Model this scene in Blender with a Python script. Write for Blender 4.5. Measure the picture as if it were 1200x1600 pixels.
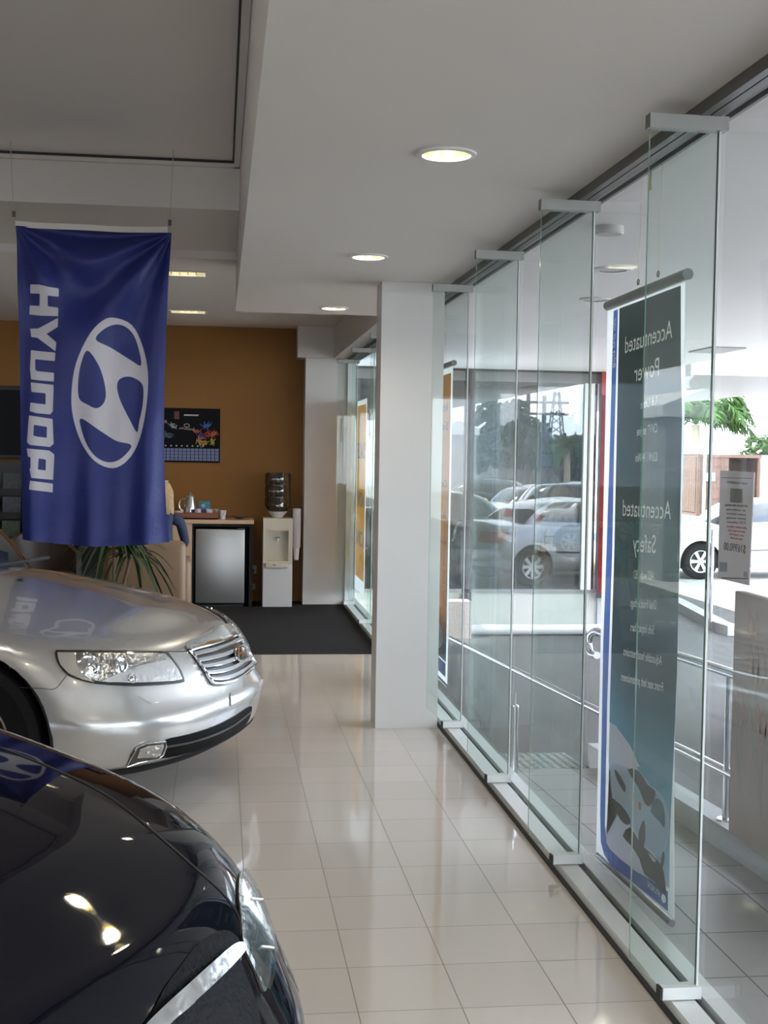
import bpy, bmesh, math, random
import numpy as np
from mathutils import Vector, Matrix, geometry
from mathutils.bvhtree import BVHTree

for o in list(bpy.data.objects): bpy.data.objects.remove(o, do_unlink=True)
scene = bpy.context.scene
COL = scene.collection
PI = math.pi
random.seed(7)

# ------------------------------------------------------------------ camera
FPX, YAW, PIT, ROL, HC = 2010., .1271, .0450, .0160, 1.58      # focal length in pixels of a 1200x1600 frame
F_ = Vector((math.sin(YAW)*math.cos(PIT), math.cos(YAW)*math.cos(PIT), -math.sin(PIT)))
R0 = Vector((math.cos(YAW), -math.sin(YAW), 0)); U0 = R0.cross(F_)
RR = math.cos(ROL)*R0 + math.sin(ROL)*U0
UU = -math.sin(ROL)*R0 + math.cos(ROL)*U0
CP = Vector((0, 0, HC))
cam = bpy.data.cameras.new('camera'); cam.sensor_fit = 'VERTICAL'; cam.sensor_height = 36.; cam.sensor_width = 27.
cam.lens = FPX/1600*36.; cam.clip_start = .05; cam.clip_end = 500
co = bpy.data.objects.new('camera', cam); COL.objects.link(co)
M = Matrix.Identity(4)
for i, a in enumerate((RR, UU, -F_)):
    for j in range(3): M[j][i] = a[j]
M.translation = CP; co.matrix_world = M
scene.camera = co

# ------------------------------------------------------------------ world and exposure
SKY = 1.45
w = bpy.data.worlds.new('sky'); scene.world = w; w.use_nodes = True
nt = w.node_tree; nt.nodes.clear()
bg = nt.nodes.new('ShaderNodeBackground'); out = nt.nodes.new('ShaderNodeOutputWorld')
tc = nt.nodes.new('ShaderNodeTexCoord'); nz = nt.nodes.new('ShaderNodeTexNoise'); nz.inputs['Scale'].default_value = 2.2
nz.inputs['Detail'].default_value = 6
mp = nt.nodes.new('ShaderNodeMapping'); mp.inputs['Scale'].default_value = (1, 1, 3)
rp = nt.nodes.new('ShaderNodeValToRGB'); rp.color_ramp.elements[0].position = .38; rp.color_ramp.elements[1].position = .62
rp.color_ramp.elements[0].color = (.62, .74, 1.0, 1); rp.color_ramp.elements[1].color = (1., 1., 1.04, 1)
nt.links.new(tc.outputs['Generated'], mp.inputs['Vector']); nt.links.new(mp.outputs[0], nz.inputs['Vector'])
nt.links.new(nz.outputs['Fac'], rp.inputs['Fac']); nt.links.new(rp.outputs['Color'], bg.inputs['Color'])
bg.inputs['Strength'].default_value = SKY
nt.links.new(bg.outputs[0], out.inputs['Surface'])
DOWNLIGHT_W = 3.2
sun = bpy.data.lights.new('sun', 'SUN'); sun.energy = 3.4; sun.angle = math.radians(12); sun.color = (1, .96, .9)
so = bpy.data.objects.new('sun', sun); COL.objects.link(so); so.rotation_euler = (math.radians(8), math.radians(-27), 0); so.location = (0, 0, 12)
scene.view_settings.view_transform = 'Standard'; scene.view_settings.look = 'None'
scene.view_settings.gamma = 1; scene.view_settings.use_curve_mapping = False
scene.view_settings.exposure = 2.7
try:
    scene.cycles.max_bounces = 10; scene.cycles.transparent_max_bounces = 24; scene.cycles.glossy_bounces = 5
    scene.cycles.sample_clamp_indirect = 6; scene.cycles.caustics_reflective = False; scene.cycles.caustics_refractive = False
except Exception: pass

# ------------------------------------------------------------------ helpers: survey of the place
def ray(x, y): x = float(x); y = float(y); return F_ + RR*((x-600)/FPX) - UU*((y-800)/FPX)
def atz(x, y, z=0.): d = ray(x, y); return CP + d*((z-HC)/d.z)
def atx(x, y, X): d = ray(x, y); return CP + d*(X/d.x)
def aty(x, y, Y): d = ray(x, y); return CP + d*(Y/d.y)
def gz(Y):                                   # the footpath and yard fall away from the showroom
    return -.05*(min(max(Y, 4.5), 15.)-4.5)
YARD = -.55                                   # the car park lies half a metre lower, past the kerb
def atg(x, y):
    z = 0
    for _ in range(30): p = atz(x, y, z); z = .5*z+.5*gz(p.y)
    return p

# ------------------------------------------------------------------ helpers: materials
MATS = {}
def mat(name, col=(.5, .5, .5), rough=.5, metal=0., coat=0., ior=1.5, emis=None, es=1., bump=0., bs=60., var=0., vs=3., spec=None, sheen=0., alpha=1.):
    if name in MATS: return MATS[name]
    m = bpy.data.materials.new(name); m.use_nodes = True; n = m.node_tree; b = n.nodes['Principled BSDF']
    b.inputs['Base Color'].default_value = (*col, 1); b.inputs['Roughness'].default_value = rough
    b.inputs['Metallic'].default_value = metal; b.inputs['Coat Weight'].default_value = coat; b.inputs['IOR'].default_value = ior
    b.inputs['Coat Roughness'].default_value = .03; b.inputs['Sheen Weight'].default_value = sheen
    if spec is not None: b.inputs['Specular IOR Level'].default_value = spec
    if emis: b.inputs['Emission Color'].default_value = (*emis, 1); b.inputs['Emission Strength'].default_value = es
    t = n.nodes.new('ShaderNodeTexCoord')
    if var:
        z = n.nodes.new('ShaderNodeTexNoise'); z.inputs['Scale'].default_value = vs; z.inputs['Detail'].default_value = 5
        r = n.nodes.new('ShaderNodeMix'); r.data_type = 'RGBA'
        r.inputs[6].default_value = (*[c*(1-var) for c in col], 1); r.inputs[7].default_value = (*[min(1, c*(1+var)) for c in col], 1)
        n.links.new(t.outputs['Object'], z.inputs['Vector']); n.links.new(z.outputs['Fac'], r.inputs[0]); n.links.new(r.outputs[2], b.inputs['Base Color'])
    if bump:
        z = n.nodes.new('ShaderNodeTexNoise'); z.inputs['Scale'].default_value = bs; z.inputs['Detail'].default_value = 3
        u = n.nodes.new('ShaderNodeBump'); u.inputs['Strength'].default_value = bump; u.inputs['Distance'].default_value = .01
        n.links.new(t.outputs['Object'], z.inputs['Vector']); n.links.new(z.outputs['Fac'], u.inputs['Height']); n.links.new(u.outputs[0], b.inputs['Normal'])
    MATS[name] = m; return m
def see_light(m, f=.5):
    """thin sheet that daylight glows through (vinyl, paper, cloth, leaves)"""
    n = m.node_tree; b = n.nodes['Principled BSDF']; o = [q for q in n.nodes if q.type == 'OUTPUT_MATERIAL'][0]
    t = n.nodes.new('ShaderNodeBsdfTranslucent'); x = n.nodes.new('ShaderNodeMixShader'); x.inputs[0].default_value = f
    if b.inputs['Base Color'].links: n.links.new(b.inputs['Base Color'].links[0].from_socket, t.inputs['Color'])
    else: t.inputs['Color'].default_value = [min(1, v*1.15) for v in b.inputs['Base Color'].default_value]
    n.links.new(b.outputs[0], x.inputs[1]); n.links.new(t.outputs[0], x.inputs[2]); n.links.new(x.outputs[0], o.inputs['Surface']); return m
def glass(name, tint=(.93, .97, .95), refl=.06, rough=0., edge=.9):
    """clear sheet: lets light straight through, reflects by Fresnel"""
    if name in MATS: return MATS[name]
    m = bpy.data.materials.new(name); m.use_nodes = True; n = m.node_tree; n.nodes.clear()
    o = n.nodes.new('ShaderNodeOutputMaterial'); t = n.nodes.new('ShaderNodeBsdfTransparent'); g = n.nodes.new('ShaderNodeBsdfGlossy')
    g.inputs['Roughness'].default_value = rough; t.inputs['Color'].default_value = (*tint, 1); mx = n.nodes.new('ShaderNodeMixShader')
    lw = n.nodes.new('ShaderNodeLayerWeight'); lw.inputs['Blend'].default_value = .25
    mm = n.nodes.new('ShaderNodeMapRange'); mm.inputs['To Min'].default_value = refl; mm.inputs['To Max'].default_value = edge
    pw = n.nodes.new('ShaderNodeMath'); pw.operation = 'POWER'; pw.inputs[1].default_value = 2.4
    n.links.new(lw.outputs['Facing'], pw.inputs[0]); n.links.new(pw.outputs[0], mm.inputs['Value']); n.links.new(mm.outputs[0], mx.inputs[0])
    n.links.new(t.outputs[0], mx.inputs[1]); n.links.new(g.outputs[0], mx.inputs[2]); n.links.new(mx.outputs[0], o.inputs['Surface'])
    MATS[name] = m; return m
def grid_mat(name, col, line, sx, sy, ox, oy, lw, rough, var=.06, bumpy=0., coat=0.):
    """tiles on the world x/y grid with thin joints"""
    m = bpy.data.materials.new(name); m.use_nodes = True; n = m.node_tree; b = n.nodes['Principled BSDF']; L = n.links.new
    g = n.nodes.new('ShaderNodeTexCoord'); s = n.nodes.new('ShaderNodeSeparateXYZ'); L(g.outputs['Object'], s.inputs[0])
    def mth(op, a, bb=None):
        q = n.nodes.new('ShaderNodeMath'); q.operation = op
        for i, v in enumerate((a, bb)):
            if v is None: continue
            if isinstance(v, (int, float)): q.inputs[i].default_value = v
            else: L(v, q.inputs[i])
        return q.outputs[0]
    ds = []; cells = []
    for ax, sp, of in ((0, sx, ox), (1, sy, oy)):
        a = mth('DIVIDE', mth('SUBTRACT', s.outputs[ax], of), sp)
        cells.append(mth('FLOOR', mth('ADD', a, .5)))
        f = mth('ABSOLUTE', mth('SUBTRACT', mth('FRACT', mth('ADD', a, 100.5)), .5)); ds.append(mth('MULTIPLY', f, sp))
    d = mth('MINIMUM', ds[0], ds[1]); k = mth('LESS_THAN', d, lw)
    c = n.nodes.new('ShaderNodeCombineXYZ')
    fl = [mth('FLOOR', mth('DIVIDE', mth('SUBTRACT', s.outputs[i], (ox, oy)[i]), (sx, sy)[i])) for i in (0, 1)]
    L(fl[0], c.inputs[0]); L(fl[1], c.inputs[1])
    wn = n.nodes.new('ShaderNodeTexWhiteNoise'); L(c.outputs[0], wn.inputs['Vector'])
    r = n.nodes.new('ShaderNodeMix'); r.data_type = 'RGBA'
    r.inputs[6].default_value = (*[x*(1-var) for x in col], 1); r.inputs[7].default_value = (*[x*(1+var) for x in col], 1)
    L(wn.outputs['Value'], r.inputs[0])
    r2 = n.nodes.new('ShaderNodeMix'); r2.data_type = 'RGBA'; r2.inputs[7].default_value = (*line, 1); L(r.outputs[2], r2.inputs[6]); L(k, r2.inputs[0])
    L(r2.outputs[2], b.inputs['Base Color'])
    rr = mth('ADD', mth('MULTIPLY', k, .4), rough); L(rr, b.inputs['Roughness']); b.inputs['Coat Weight'].default_value = coat
    MATS[name] = m; return m

white = mat('white_paint', (.66, .635, .60), .6, var=.03)
white2 = mat('column_paint', (.62, .605, .58), .5, var=.03)
ceilm = mat('ceiling_paint', (.70, .665, .635), .7, var=.02, vs=.8)
alu = mat('aluminium', (.62, .63, .61), .35, .85, bump=.02, bs=200)
clampm = mat('clamp_aluminium', (.33, .335, .32), .4, .3)
aluw = mat('pale_aluminium', (.72, .74, .71), .4, .3)
dark = mat('dark_gap', (.02, .02, .02), .6)
chrome = mat('chrome', (.85, .86, .86), .08, 1.)
blackp = mat('black_plastic', (.012, .012, .013), .35)
rubber = mat('rubber', (.015, .015, .015), .75)
steel = mat('stainless_steel', (.55, .56, .57), .22, 1.)
brushed = mat('brushed_steel_door', (.40, .39, .37), .34, .8, var=.05, vs=2)
orange = mat('ochre_wall_paint', (.235, .095, .007), .6, var=.05, vs=1.2)
carpet = mat('charcoal_carpet', (.030, .028, .028), .95, spec=.1, bump=.6, bs=300, var=.2, vs=60)
wood = mat('pale_laminate', (.60, .40, .24), .45, var=.06, vs=4)
silverp = mat('silver_car_paint', (.52, .515, .50), .27, .65, coat=1.)
blackcar = mat('black_car_paint', (.003, .003, .006), .03, .0, coat=0., ior=1.36)
clear = glass('clear_glass', (.955, .975, .965), .035, edge=.55)
finglass = glass('fin_glass', (.915, .955, .938), .04, edge=.5)
edgeglass = mat('green_glass_edge', (.25, .52, .42), .15, coat=1., emis=None)

# ------------------------------------------------------------------ helpers: objects
def tag(o, label=None, cat=None, group=None, kind=None):
    if label: o['label'] = label
    if cat: o['category'] = cat
    if group: o['group'] = group
    if kind: o['kind'] = kind
    return o
def mk(name, V, Fc, m, parent=None, smooth=False, mats=None, mi=None):
    me = bpy.data.meshes.new(name); me.from_pydata([tuple(v) for v in V], [], [tuple(f) for f in Fc]); me.validate()
    for q in (mats or [m]): me.materials.append(q)
    if mi is not None: me.polygons.foreach_set('material_index', list(mi)[:len(me.polygons)])
    if smooth: me.polygons.foreach_set('use_smooth', [True]*len(me.polygons))
    me.update(); o = bpy.data.objects.new(name, me); COL.objects.link(o)
    if parent: o.parent = parent
    return o
def empty(name, loc=(0, 0, 0), rz=0., label=None, cat=None, group=None):
    o = bpy.data.objects.new(name, None); COL.objects.link(o); o.location = loc; o.rotation_euler = (0, 0, rz); o.empty_display_size = .1
    return tag(o, label, cat, group)
def copy_tree(o, parent=None):
    c = o.copy(); COL.objects.link(c)
    if parent: c.parent = parent
    for ch in [x for x in bpy.data.objects if x.parent == o and x != c]: copy_tree(ch, c)
    return c
class MB:
    def __init__(s): s.V = []; s.F = []
    def add(s, V, Fc):
        n = len(s.V); s.V += [Vector(v) for v in V]; s.F += [tuple(i+n for i in f) for f in Fc]; return s
    def box(s, x0, x1, y0, y1, z0, z1, bev=0.):
        if bev <= 0:
            V = [(x, y, z) for x in (x0, x1) for y in (y0, y1) for z in (z0, z1)]
            return s.add(V, [(0, 1, 3, 2), (4, 6, 7, 5), (0, 4, 5, 1), (2, 3, 7, 6), (0, 2, 6, 4), (1, 5, 7, 3)])
        b = bmesh.new(); bmesh.ops.create_cube(b, size=1)
        for v in b.verts: v.co = Vector(((x0+x1)/2+v.co.x*(x1-x0), (y0+y1)/2+v.co.y*(y1-y0), (z0+z1)/2+v.co.z*(z1-z0)))
        bmesh.ops.bevel(b, geom=b.edges[:], offset=bev, segments=3, affect='EDGES', profile=.5)
        b.verts.index_update(); s.add([v.co.copy() for v in b.verts], [[v.index for v in f.verts] for f in b.faces]); b.free(); return s
    def tube(s, P, r, n=10, cap=True):
        P = [Vector(p) for p in P]; rs = r if isinstance(r, (list, tuple)) else [r]*len(P); V = []; Fc = []
        up = Vector((0, 0, 1)); d0 = (P[1]-P[0]).normalized()
        a = d0.cross(up) if abs(d0.z) < .9 else d0.cross(Vector((1, 0, 0))); a.normalize()
        for i, p in enumerate(P):
            d = (P[min(i+1, len(P)-1)]-P[max(i-1, 0)]).normalized(); a = (a-d*a.dot(d)).normalized(); b = d.cross(a)
            for k in range(n): t = 2*PI*k/n; V.append(p+(a*math.cos(t)+b*math.sin(t))*rs[i])
        for i in range(len(P)-1):
            for k in range(n): Fc.append((i*n+k, i*n+(k+1) % n, (i+1)*n+(k+1) % n, (i+1)*n+k))
        if cap: Fc += [tuple(range(n))[::-1], tuple(range((len(P)-1)*n, len(P)*n))]
        return s.add(V, Fc)
    def lathe(s, prof, c=(0, 0, 0), n=32, axis='z'):
        V = []; Fc = []; m = len(prof)
        for k in range(n):
            t = 2*PI*k/n
            for r, z in prof:
                p = (r*math.cos(t), r*math.sin(t), z)
                if axis == 'y': p = (p[0], p[2], p[1])
                if axis == 'x': p = (p[2], p[0], p[1])
                V.append(Vector(p)+Vector(c))
        for k in range(n):
            for i in range(m-1): Fc.append((k*m+i, ((k+1) % n)*m+i, ((k+1) % n)*m+i+1, k*m+i+1))
        return s.add(V, Fc)
    def prism(s, pts, a, b):
        """pts: list of 3-D points of a flat outline, swept by vector from a to b (both Vectors added)"""
        n = len(pts); V = [Vector(p)+Vector(a) for p in pts]+[Vector(p)+Vector(b) for p in pts]
        return s.add(V, [tuple(range(n))[::-1], tuple(range(n, 2*n))]+[(i, (i+1) % n, n+(i+1) % n, n+i) for i in range(n)])
    def ball(s, c, r, n=12, sc=(1, 1, 1)):
        V = []; Fc = []
        for i in range(n+1):
            for k in range(2*n):
                t = PI*i/n; p = PI*k/n; V.append((c[0]+r*sc[0]*math.sin(t)*math.cos(p), c[1]+r*sc[1]*math.sin(t)*math.sin(p), c[2]+r*sc[2]*math.cos(t)))
        for i in range(n):
            for k in range(2*n): Fc.append((i*2*n+k, i*2*n+(k+1) % (2*n), (i+1)*2*n+(k+1) % (2*n), (i+1)*2*n+k))
        return s.add(V, Fc)
    def build(s, name, m, parent=None, smooth=False):
        me = bpy.data.meshes.new(name); me.from_pydata(s.V, [], s.F); me.validate()
        b = bmesh.new(); b.from_mesh(me); bmesh.ops.remove_doubles(b, verts=b.verts, dist=1e-6); bmesh.ops.recalc_face_normals(b, faces=b.faces); b.to_mesh(me); b.free()
        me.materials.append(m)
        if smooth:
            me.polygons.foreach_set('use_smooth', [True]*len(me.polygons)); me.set_sharp_from_angle(angle=math.radians(38))
        o = bpy.data.objects.new(name, me); COL.objects.link(o)
        if parent: o.parent = parent
        return o
def box(name, x0, x1, y0, y1, z0, z1, m, parent=None, bev=0.): return MB().box(x0, x1, y0, y1, z0, z1, bev).build(name, m, parent, smooth=bev > 0)
def struct(o, label=None): o['kind'] = 'structure'; return tag(o, label) if label else o
def text(name, s, m, parent, p0, p1, up, nrm, cap=None, thick=.0015, narrow=1., align=None):
    """lettering whose baseline runs p0 -> p1 (fills that length), cap height given"""
    cu = bpy.data.curves.new('t', 'FONT'); cu.body = s; cu.size = 1; cu.extrude = .5 if thick else 0; cu.resolution_u = 3
    t = bpy.data.objects.new('t', cu); COL.objects.link(t); dg = bpy.context.evaluated_depsgraph_get(); dg.update()
    me = bpy.data.meshes.new_from_object(t.evaluated_get(dg)); bpy.data.objects.remove(t); bpy.data.curves.remove(cu)
    V = np.array([v.co[:] for v in me.vertices]); x0, x1 = V[:, 0].min(), V[:, 0].max()
    p0 = Vector(p0); p1 = Vector(p1); ux = p1-p0; up = Vector(up); nrm = Vector(nrm); h = cap/.70
    for v in me.vertices:
        c = v.co.copy(); v.co = p0+ux*((c.x-x0)/(x1-x0))+up*(c.y*h)+nrm*(c.z*2*thick)
    me.materials.clear(); me.materials.append(m); me.name = name
    o = bpy.data.objects.new(name, me); COL.objects.link(o)
    if parent: o.parent = parent
    return o
def sdf(P, poly):
    """signed distance (negative inside) of points P (n,2) to polygon"""
    poly = np.array(poly, float); d = np.full(len(P), 1e9); ins = np.zeros(len(P), bool)
    for i in range(len(poly)):
        a = poly[i]; b = poly[(i+1) % len(poly)]; e = b-a; w_ = P-a; t = np.clip((w_@e)/(e@e), 0, 1); q = w_-t[:, None]*e
        d = np.minimum(d, np.hypot(q[:, 0], q[:, 1]))
        c = ((a[1] > P[:, 1]) != (b[1] > P[:, 1])); xi = a[0]+(P[:, 1]-a[1])/(b[1]-a[1]+1e-12)*e[0]; ins ^= c & (P[:, 0] < xi)
    return np.where(ins, -d, d)
def spline(pts, k=6, closed=True):
    P = [np.array(p, float) for p in pts]; n = len(P); o = []
    for i in range(n if closed else n-1):
        g = lambda j: P[j % n] if closed else P[min(max(j, 0), n-1)]
        a, b, c, d = g(i-1), g(i), g(i+1), g(i+2)
        for j in range(k):
            t = j/k; o.append(.5*((2*b)+(-a+c)*t+(2*a-5*b+4*c-d)*t*t+(-a+3*b-3*c+d)*t**3))
    if not closed: o.append(P[-1])
    return o
def conform(name, outline, cast, m, parent, off=.002, th=.004, step=6., mirror=False, smooth=True):
    """a skin of the given thickness that follows a curved surface; outline in 2-D, cast(p) -> (point, normal)"""
    O = [Vector((p[0], p[1])) for p in outline]; n = len(O)
    xs = [p.x for p in O]; ys = [p.y for p in O]; dense = []
    for i in range(n):
        a = O[i]; b = O[(i+1) % n]; k = max(1, int((b-a).length/step)); dense += [a.lerp(b, j/k) for j in range(k)]
    n = len(dense); arr = np.array([d[:] for d in dense]); pts = []
    gx = np.arange(min(xs)+step*.5, max(xs), step); gy = np.arange(min(ys)+step*.5, max(ys), step)
    if len(gx) and len(gy):
        G = np.array([(a, b) for a in gx for b in gy]); d = sdf(G, arr); pts = [Vector(g) for g in G[d < -step*.35]]
    r = geometry.delaunay_2d_cdt(dense+pts, [], [list(range(n))], 1, 1e-5)
    V2, Fc = r[0], r[2]; C_ = [cast(v) for v in V2]; ok = [c is not None for c in C_]
    Fc = [tuple(f) for f in Fc if all(ok[i] for i in f)]
    if not Fc: return None
    e = {}
    for f in Fc:
        for i in range(len(f)): a, b = f[i], f[(i+1) % len(f)]; e[(a, b)] = e.get((a, b), 0)+1
    N = len(V2); res = []
    for sgn in ((1, -1) if mirror else (1,)):
        V = []; Z = Vector((0, 0, 0))
        for k in (off+th, off):
            for c in C_:
                p = (c[0]+c[1]*k) if c else Z; V.append(Vector((p.x, p.y*sgn, p.z)))
        FF = list(Fc)+[tuple(i+N for i in f[::-1]) for f in Fc]
        FF += [(b, a, a+N, b+N) for (a, b) in e if (b, a) not in e]
        if sgn < 0: FF = [f[::-1] for f in FF]
        used = sorted({i for f in FF for i in f}); mp_ = {u: i for i, u in enumerate(used)}
        o = mk(name, [V[u] for u in used], [[mp_[i] for i in f] for f in FF], m, parent)
        b = bmesh.new(); b.from_mesh(o.data); bmesh.ops.recalc_face_normals(b, faces=b.faces); b.to_mesh(o.data); b.free()
        if smooth:
            o.data.polygons.foreach_set('use_smooth', [True]*len(o.data.polygons)); o.data.set_sharp_from_angle(angle=math.radians(50))
        res.append(o)
    return res
# ------------------------------------------------------------------ the setting
ZC, ZH, ZF, YB = 2.56, 3.20, 2.88, 13.6
XS = .095                                   # left edge of the low soffit
tile = grid_mat('polished_cream_tile', (.60, .545, .485), (.20, .16, .12), .30, .3165, .403, 3.87, .0016, .055, .035)
footm = grid_mat('grey_paving_tile', (.31, .31, .30), (.12, .115, .11), .30, .36, 1.62, 4.06, .003, .38, .05)
def cut(o, cutters, m):
    o.data.materials.append(m)
    for c in cutters:
        c.data.materials.clear(); c.data.materials.append(m)
        md = o.modifiers.new('b', 'BOOLEAN'); md.object = c; md.operation = 'DIFFERENCE'; md.solver = 'EXACT'; md.material_mode = 'TRANSFER'
        dg = bpy.context.evaluated_depsgraph_get(); dg.update(); me = bpy.data.meshes.new_from_object(o.evaluated_get(dg)); o.modifiers.clear(); old = o.data; o.data = me; me.name = old.name
        bpy.data.objects.remove(c)
    return o
struct(box('floor', -9, 1.285, -7, 10.03, -.1, 0, tile), 'polished cream tile showroom floor')
box_c = struct(box('floor_carpet', -9, 1.285, 10.03, YB, -.1, .004, carpet), 'charcoal carpet in front of the ochre wall')
# ceilings
DL = [(.72, 4.178), (.72, 6.40), (.75, 8.70), (.72, 1.93), (.72, -.4)]
low = MB().box(XS, 1.30, -7, 9.12, ZC, ZC+.75).build('ceiling', ceilm)
cutc = [MB().lathe([(0, -.02), (.083, -.02), (.083, .13), (0, .13)], (x, y, ZC), 32).build('c', ceilm) for x, y in DL]
struct(cut(low, cutc, white), 'low plaster soffit along the shopfront')
struct(box('ceiling_high', -9, XS-.002, -7, 7.345, ZH, ZH+.2, ceilm), 'high plaster ceiling panel')
struct(MB().box(-9, XS-.002, 7.345, 8.85, 2.935, 3.4).box(-9, XS-.002, 7.31, 7.345, 3.165, 3.198).box(XS-.035, XS-.002, -7, 7.345, 3.165, 3.198).build('trim_1', white), 'plaster beam across the ceiling')
struct(MB().box(-9, XS-.036, 7.30, 7.309, 3.186, 3.199).box(XS-.045, XS-.036, -7, 7.30, 3.186, 3.199).build('trim_2', dark), 'dark strip painted as a shadow gap round the high ceiling')  # solid dark strip, the shade of the gap put into its colour
DF = [(-.28, 9.6), (-.31, 12.2), (-2.6, 9.6), (-2.6, 12.2)]
far = MB().box(-9, 1.152, 8.85, YB+.2, ZF, ZF+.4).box(XS, 1.152, 9.12, 9.125, ZC, ZF).build('ceiling_far', ceilm)
cutc = [MB().box(x-.16, x+.16, y-.11, y+.11, ZF-.02, ZF+.07).build('c', ceilm) for x, y in DF]
struct(cut(far, cutc, white), 'plaster ceiling over the carpeted corner')
struct(box('trim_3', 1.155, 1.42, 7.5, 13.3, ZC, ZF+.4, white), 'plaster bulkhead along the rear shopfront')
struct(box('trim_4', .78, 1.42, 13.3, YB, ZC, ZF+.4, white), 'square plaster beam end above the rear column')
struct(box('wall_back', -9, .865, YB, YB+.2, -.1, 3.3, orange), 'ochre painted rear wall')
struct(box('column_rear', .865, 1.33, YB-.27, YB+.2, 0, ZC-.001, white2), 'pale square column against the rear wall')
struct(box('column_front', .90, 1.262, 7.29, 7.52, 0, ZC-.001, white2), 'white square column beside the shopfront')
struct(box('wall_left', -9.2, -9, -7, YB+.2, -.1, 3.4, white))
# behind the camera the showroom ends in another glazed front
struct(MB().box(-9, -8.6, -7.1, -7, 0, 3.2).box(.9, 1.3, -7.1, -7, 0, 3.2).box(-9, 1.3, -7.1, -7, 2.56, 3.4).box(-6, -5.9, -7.1, -7, 0, 3.2).box(-3.1, -3, -7.1, -7, 0, 3.2).box(-.6, -.5, -7.1, -7, 0, 3.2).build('wall_front', white))
# shopfront: sill track, head track, fixed glass
track = MB().box(1.285, 1.355, -7, YB, -.02, .042).box(1.385, 1.44, -7, YB, -.02, .042)
struct(track.build('trim_5', aluw), 'double aluminium sill track of the shopfront')
struct(MB().box(1.355, 1.385, -7, YB, -.02, .018).box(1.272, 1.285, -7, YB, 0, .012).build('trim_6', dark), 'dark groove of the sill track')
struct(MB().box(1.30, 1.325, -7, YB, ZC-.035, ZC).box(1.330, 1.36, -7, YB, ZC-.035, ZC).box(1.425, 1.437, -7, YB, ZC-.012, ZC+.02).build('trim_7', mat('dark_aluminium', (.13, .13, .125), .4, .5)), 'grey aluminium head track of the shopfront')
FY = [-.17, 1.04, 2.25, 3.47, 4.68, 5.89, 7.10, 8.6, 10.1, 11.53, 12.98]
ys = [-7]+FY+[YB-.02]
for i in range(len(ys)-1):
    struct(box('window_%d' % (i+1), 1.366, 1.374, ys[i]+.006, ys[i+1]-.006, .03, ZC-.002, clear), 'fixed clear shopfront pane')
# glass fins
sil = mat('white_silicone', (.62, .66, .64), .5)
def fin():
    r = empty('glass_fin', (0, 0, 0)); X0, X1 = 1.165, 1.362
    pts = [(X0, 0, .157), (X0+.098, 0, .078), (X1, 0, .078), (X1, 0, ZC-.07), (X0, 0, ZC-.07)]
    o = MB().prism(pts, (0, -.006, 0), (0, .006, 0)).build('pane', finglass, r); o.data.materials.append(edgeglass)
    for f in o.data.polygons:
        if abs(f.normal.y) < .5: f.material_index = 1
    MB().box(X0-.006, 1.385, -.02, .02, ZC-.072, ZC-.034).box(X0-.006, X0, -.021, .021, ZC-.073, ZC-.033).build('top_clamp', clampm, r)
    MB().box(X0+.095, X1+.012, -.02, .02, .045, .08).build('bottom_clamp', aluw, r)
    box('clamp_cap', X0+.088, X0+.094, -.018, .018, .047, .078, dark, r)
    MB().box(X1+.0, X1+.006, -.008, .008, .08, ZC-.07).build('sealant_bead', sil, r)
    return r
f0 = fin(); FL = {3.47: 'nearest tall glass fin in view, its foot clamp at the bottom right', 4.68: 'second tall glass fin from the camera, left of the green banner', 5.89: 'third tall glass fin, next beyond the second',
  7.10: 'glass fin standing right beside the white column', 8.6: 'glass fin hidden just behind the white column', 10.1: 'glass fin just right of the rear doorway edge, nearest of the rear three', 11.53: 'rear glass fin in the carpeted corner, middle of the last three', 12.98: 'farthest glass fin, next to the rear pale column',
  2.25: 'glass fin level with the camera side of the price sheet', 1.04: 'glass fin beside the photographer', -.17: 'glass fin behind the photographer'}
first = True
for y in FY:
    if y in (1.04, -.17): continue
    o = f0 if first else copy_tree(f0); first = False; o.location = (0, y, 0); tag(o, FL[y], 'glass fin', 'glass fins of the shopfront')
# rear jamb frame
struct(box('trim_8', 1.30, 1.385, YB-.30, YB-.22, .045, ZC-.04, mat('white_frame', (.75, .77, .76), .4)), 'white jamb at the end of the rear shopfront')

# ------------------------------------------------------------------ outside ground and canopy
asph = mat('worn_asphalt', (.11, .107, .10), .8, spec=.1, bump=.4, bs=120, var=.22, vs=1.6)
def slab(name, x0, x1, y0, y1, m, dz=0., n=60, th=.1):
    yy = [y0+(y1-y0)*i/n for i in range(n+1)]; V = []; Fc = []
    for y in yy: V += [(x0, y, gz(y)+dz), (x1, y, gz(y)+dz), (x0, y, gz(y)+dz-th), (x1, y, gz(y)+dz-th)]
    for i in range(n): a = 4*i; Fc += [(a, a+1, a+5, a+4), (a+2, a+6, a+7, a+3), (a, a+4, a+6, a+2), (a+1, a+3, a+7, a+5)]
    Fc += [(0, 2, 3, 1), (4*n, 4*n+1, 4*n+3, 4*n+2)]
    return mk(name, V, Fc, m)
struct(slab('ground_ramp', 1.5, 2.19, 6.9, 15.2, asph, -.03, 60), 'asphalt ramp beside the rear shopfront'); struct(box('ground_yard', 7.2, 70, -60, 90, -.7, YARD, mat('sun_paled_ground', (.42, .41, .385), .8, var=.1, vs=1))); struct(box('ground', 2.1, 7.2, -60, 90, -.7, YARD, asph), 'worn asphalt yard falling away from the showroom')  # outer ground coloured paler to suggest sun and bounce light under the canopy
struct(box('ground_rear', -40, 2.1, 19.2, 90, -.7, YARD, asph)); struct(box('ground_front', -40, 2.1, -60, -7.2, -.2, -.03, asph))
struct(slab('footpath', 1.44, 2.06, -7, 6.75, footm, -.002, 60, .14), 'grey tiled footpath outside the shopfront')
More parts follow.
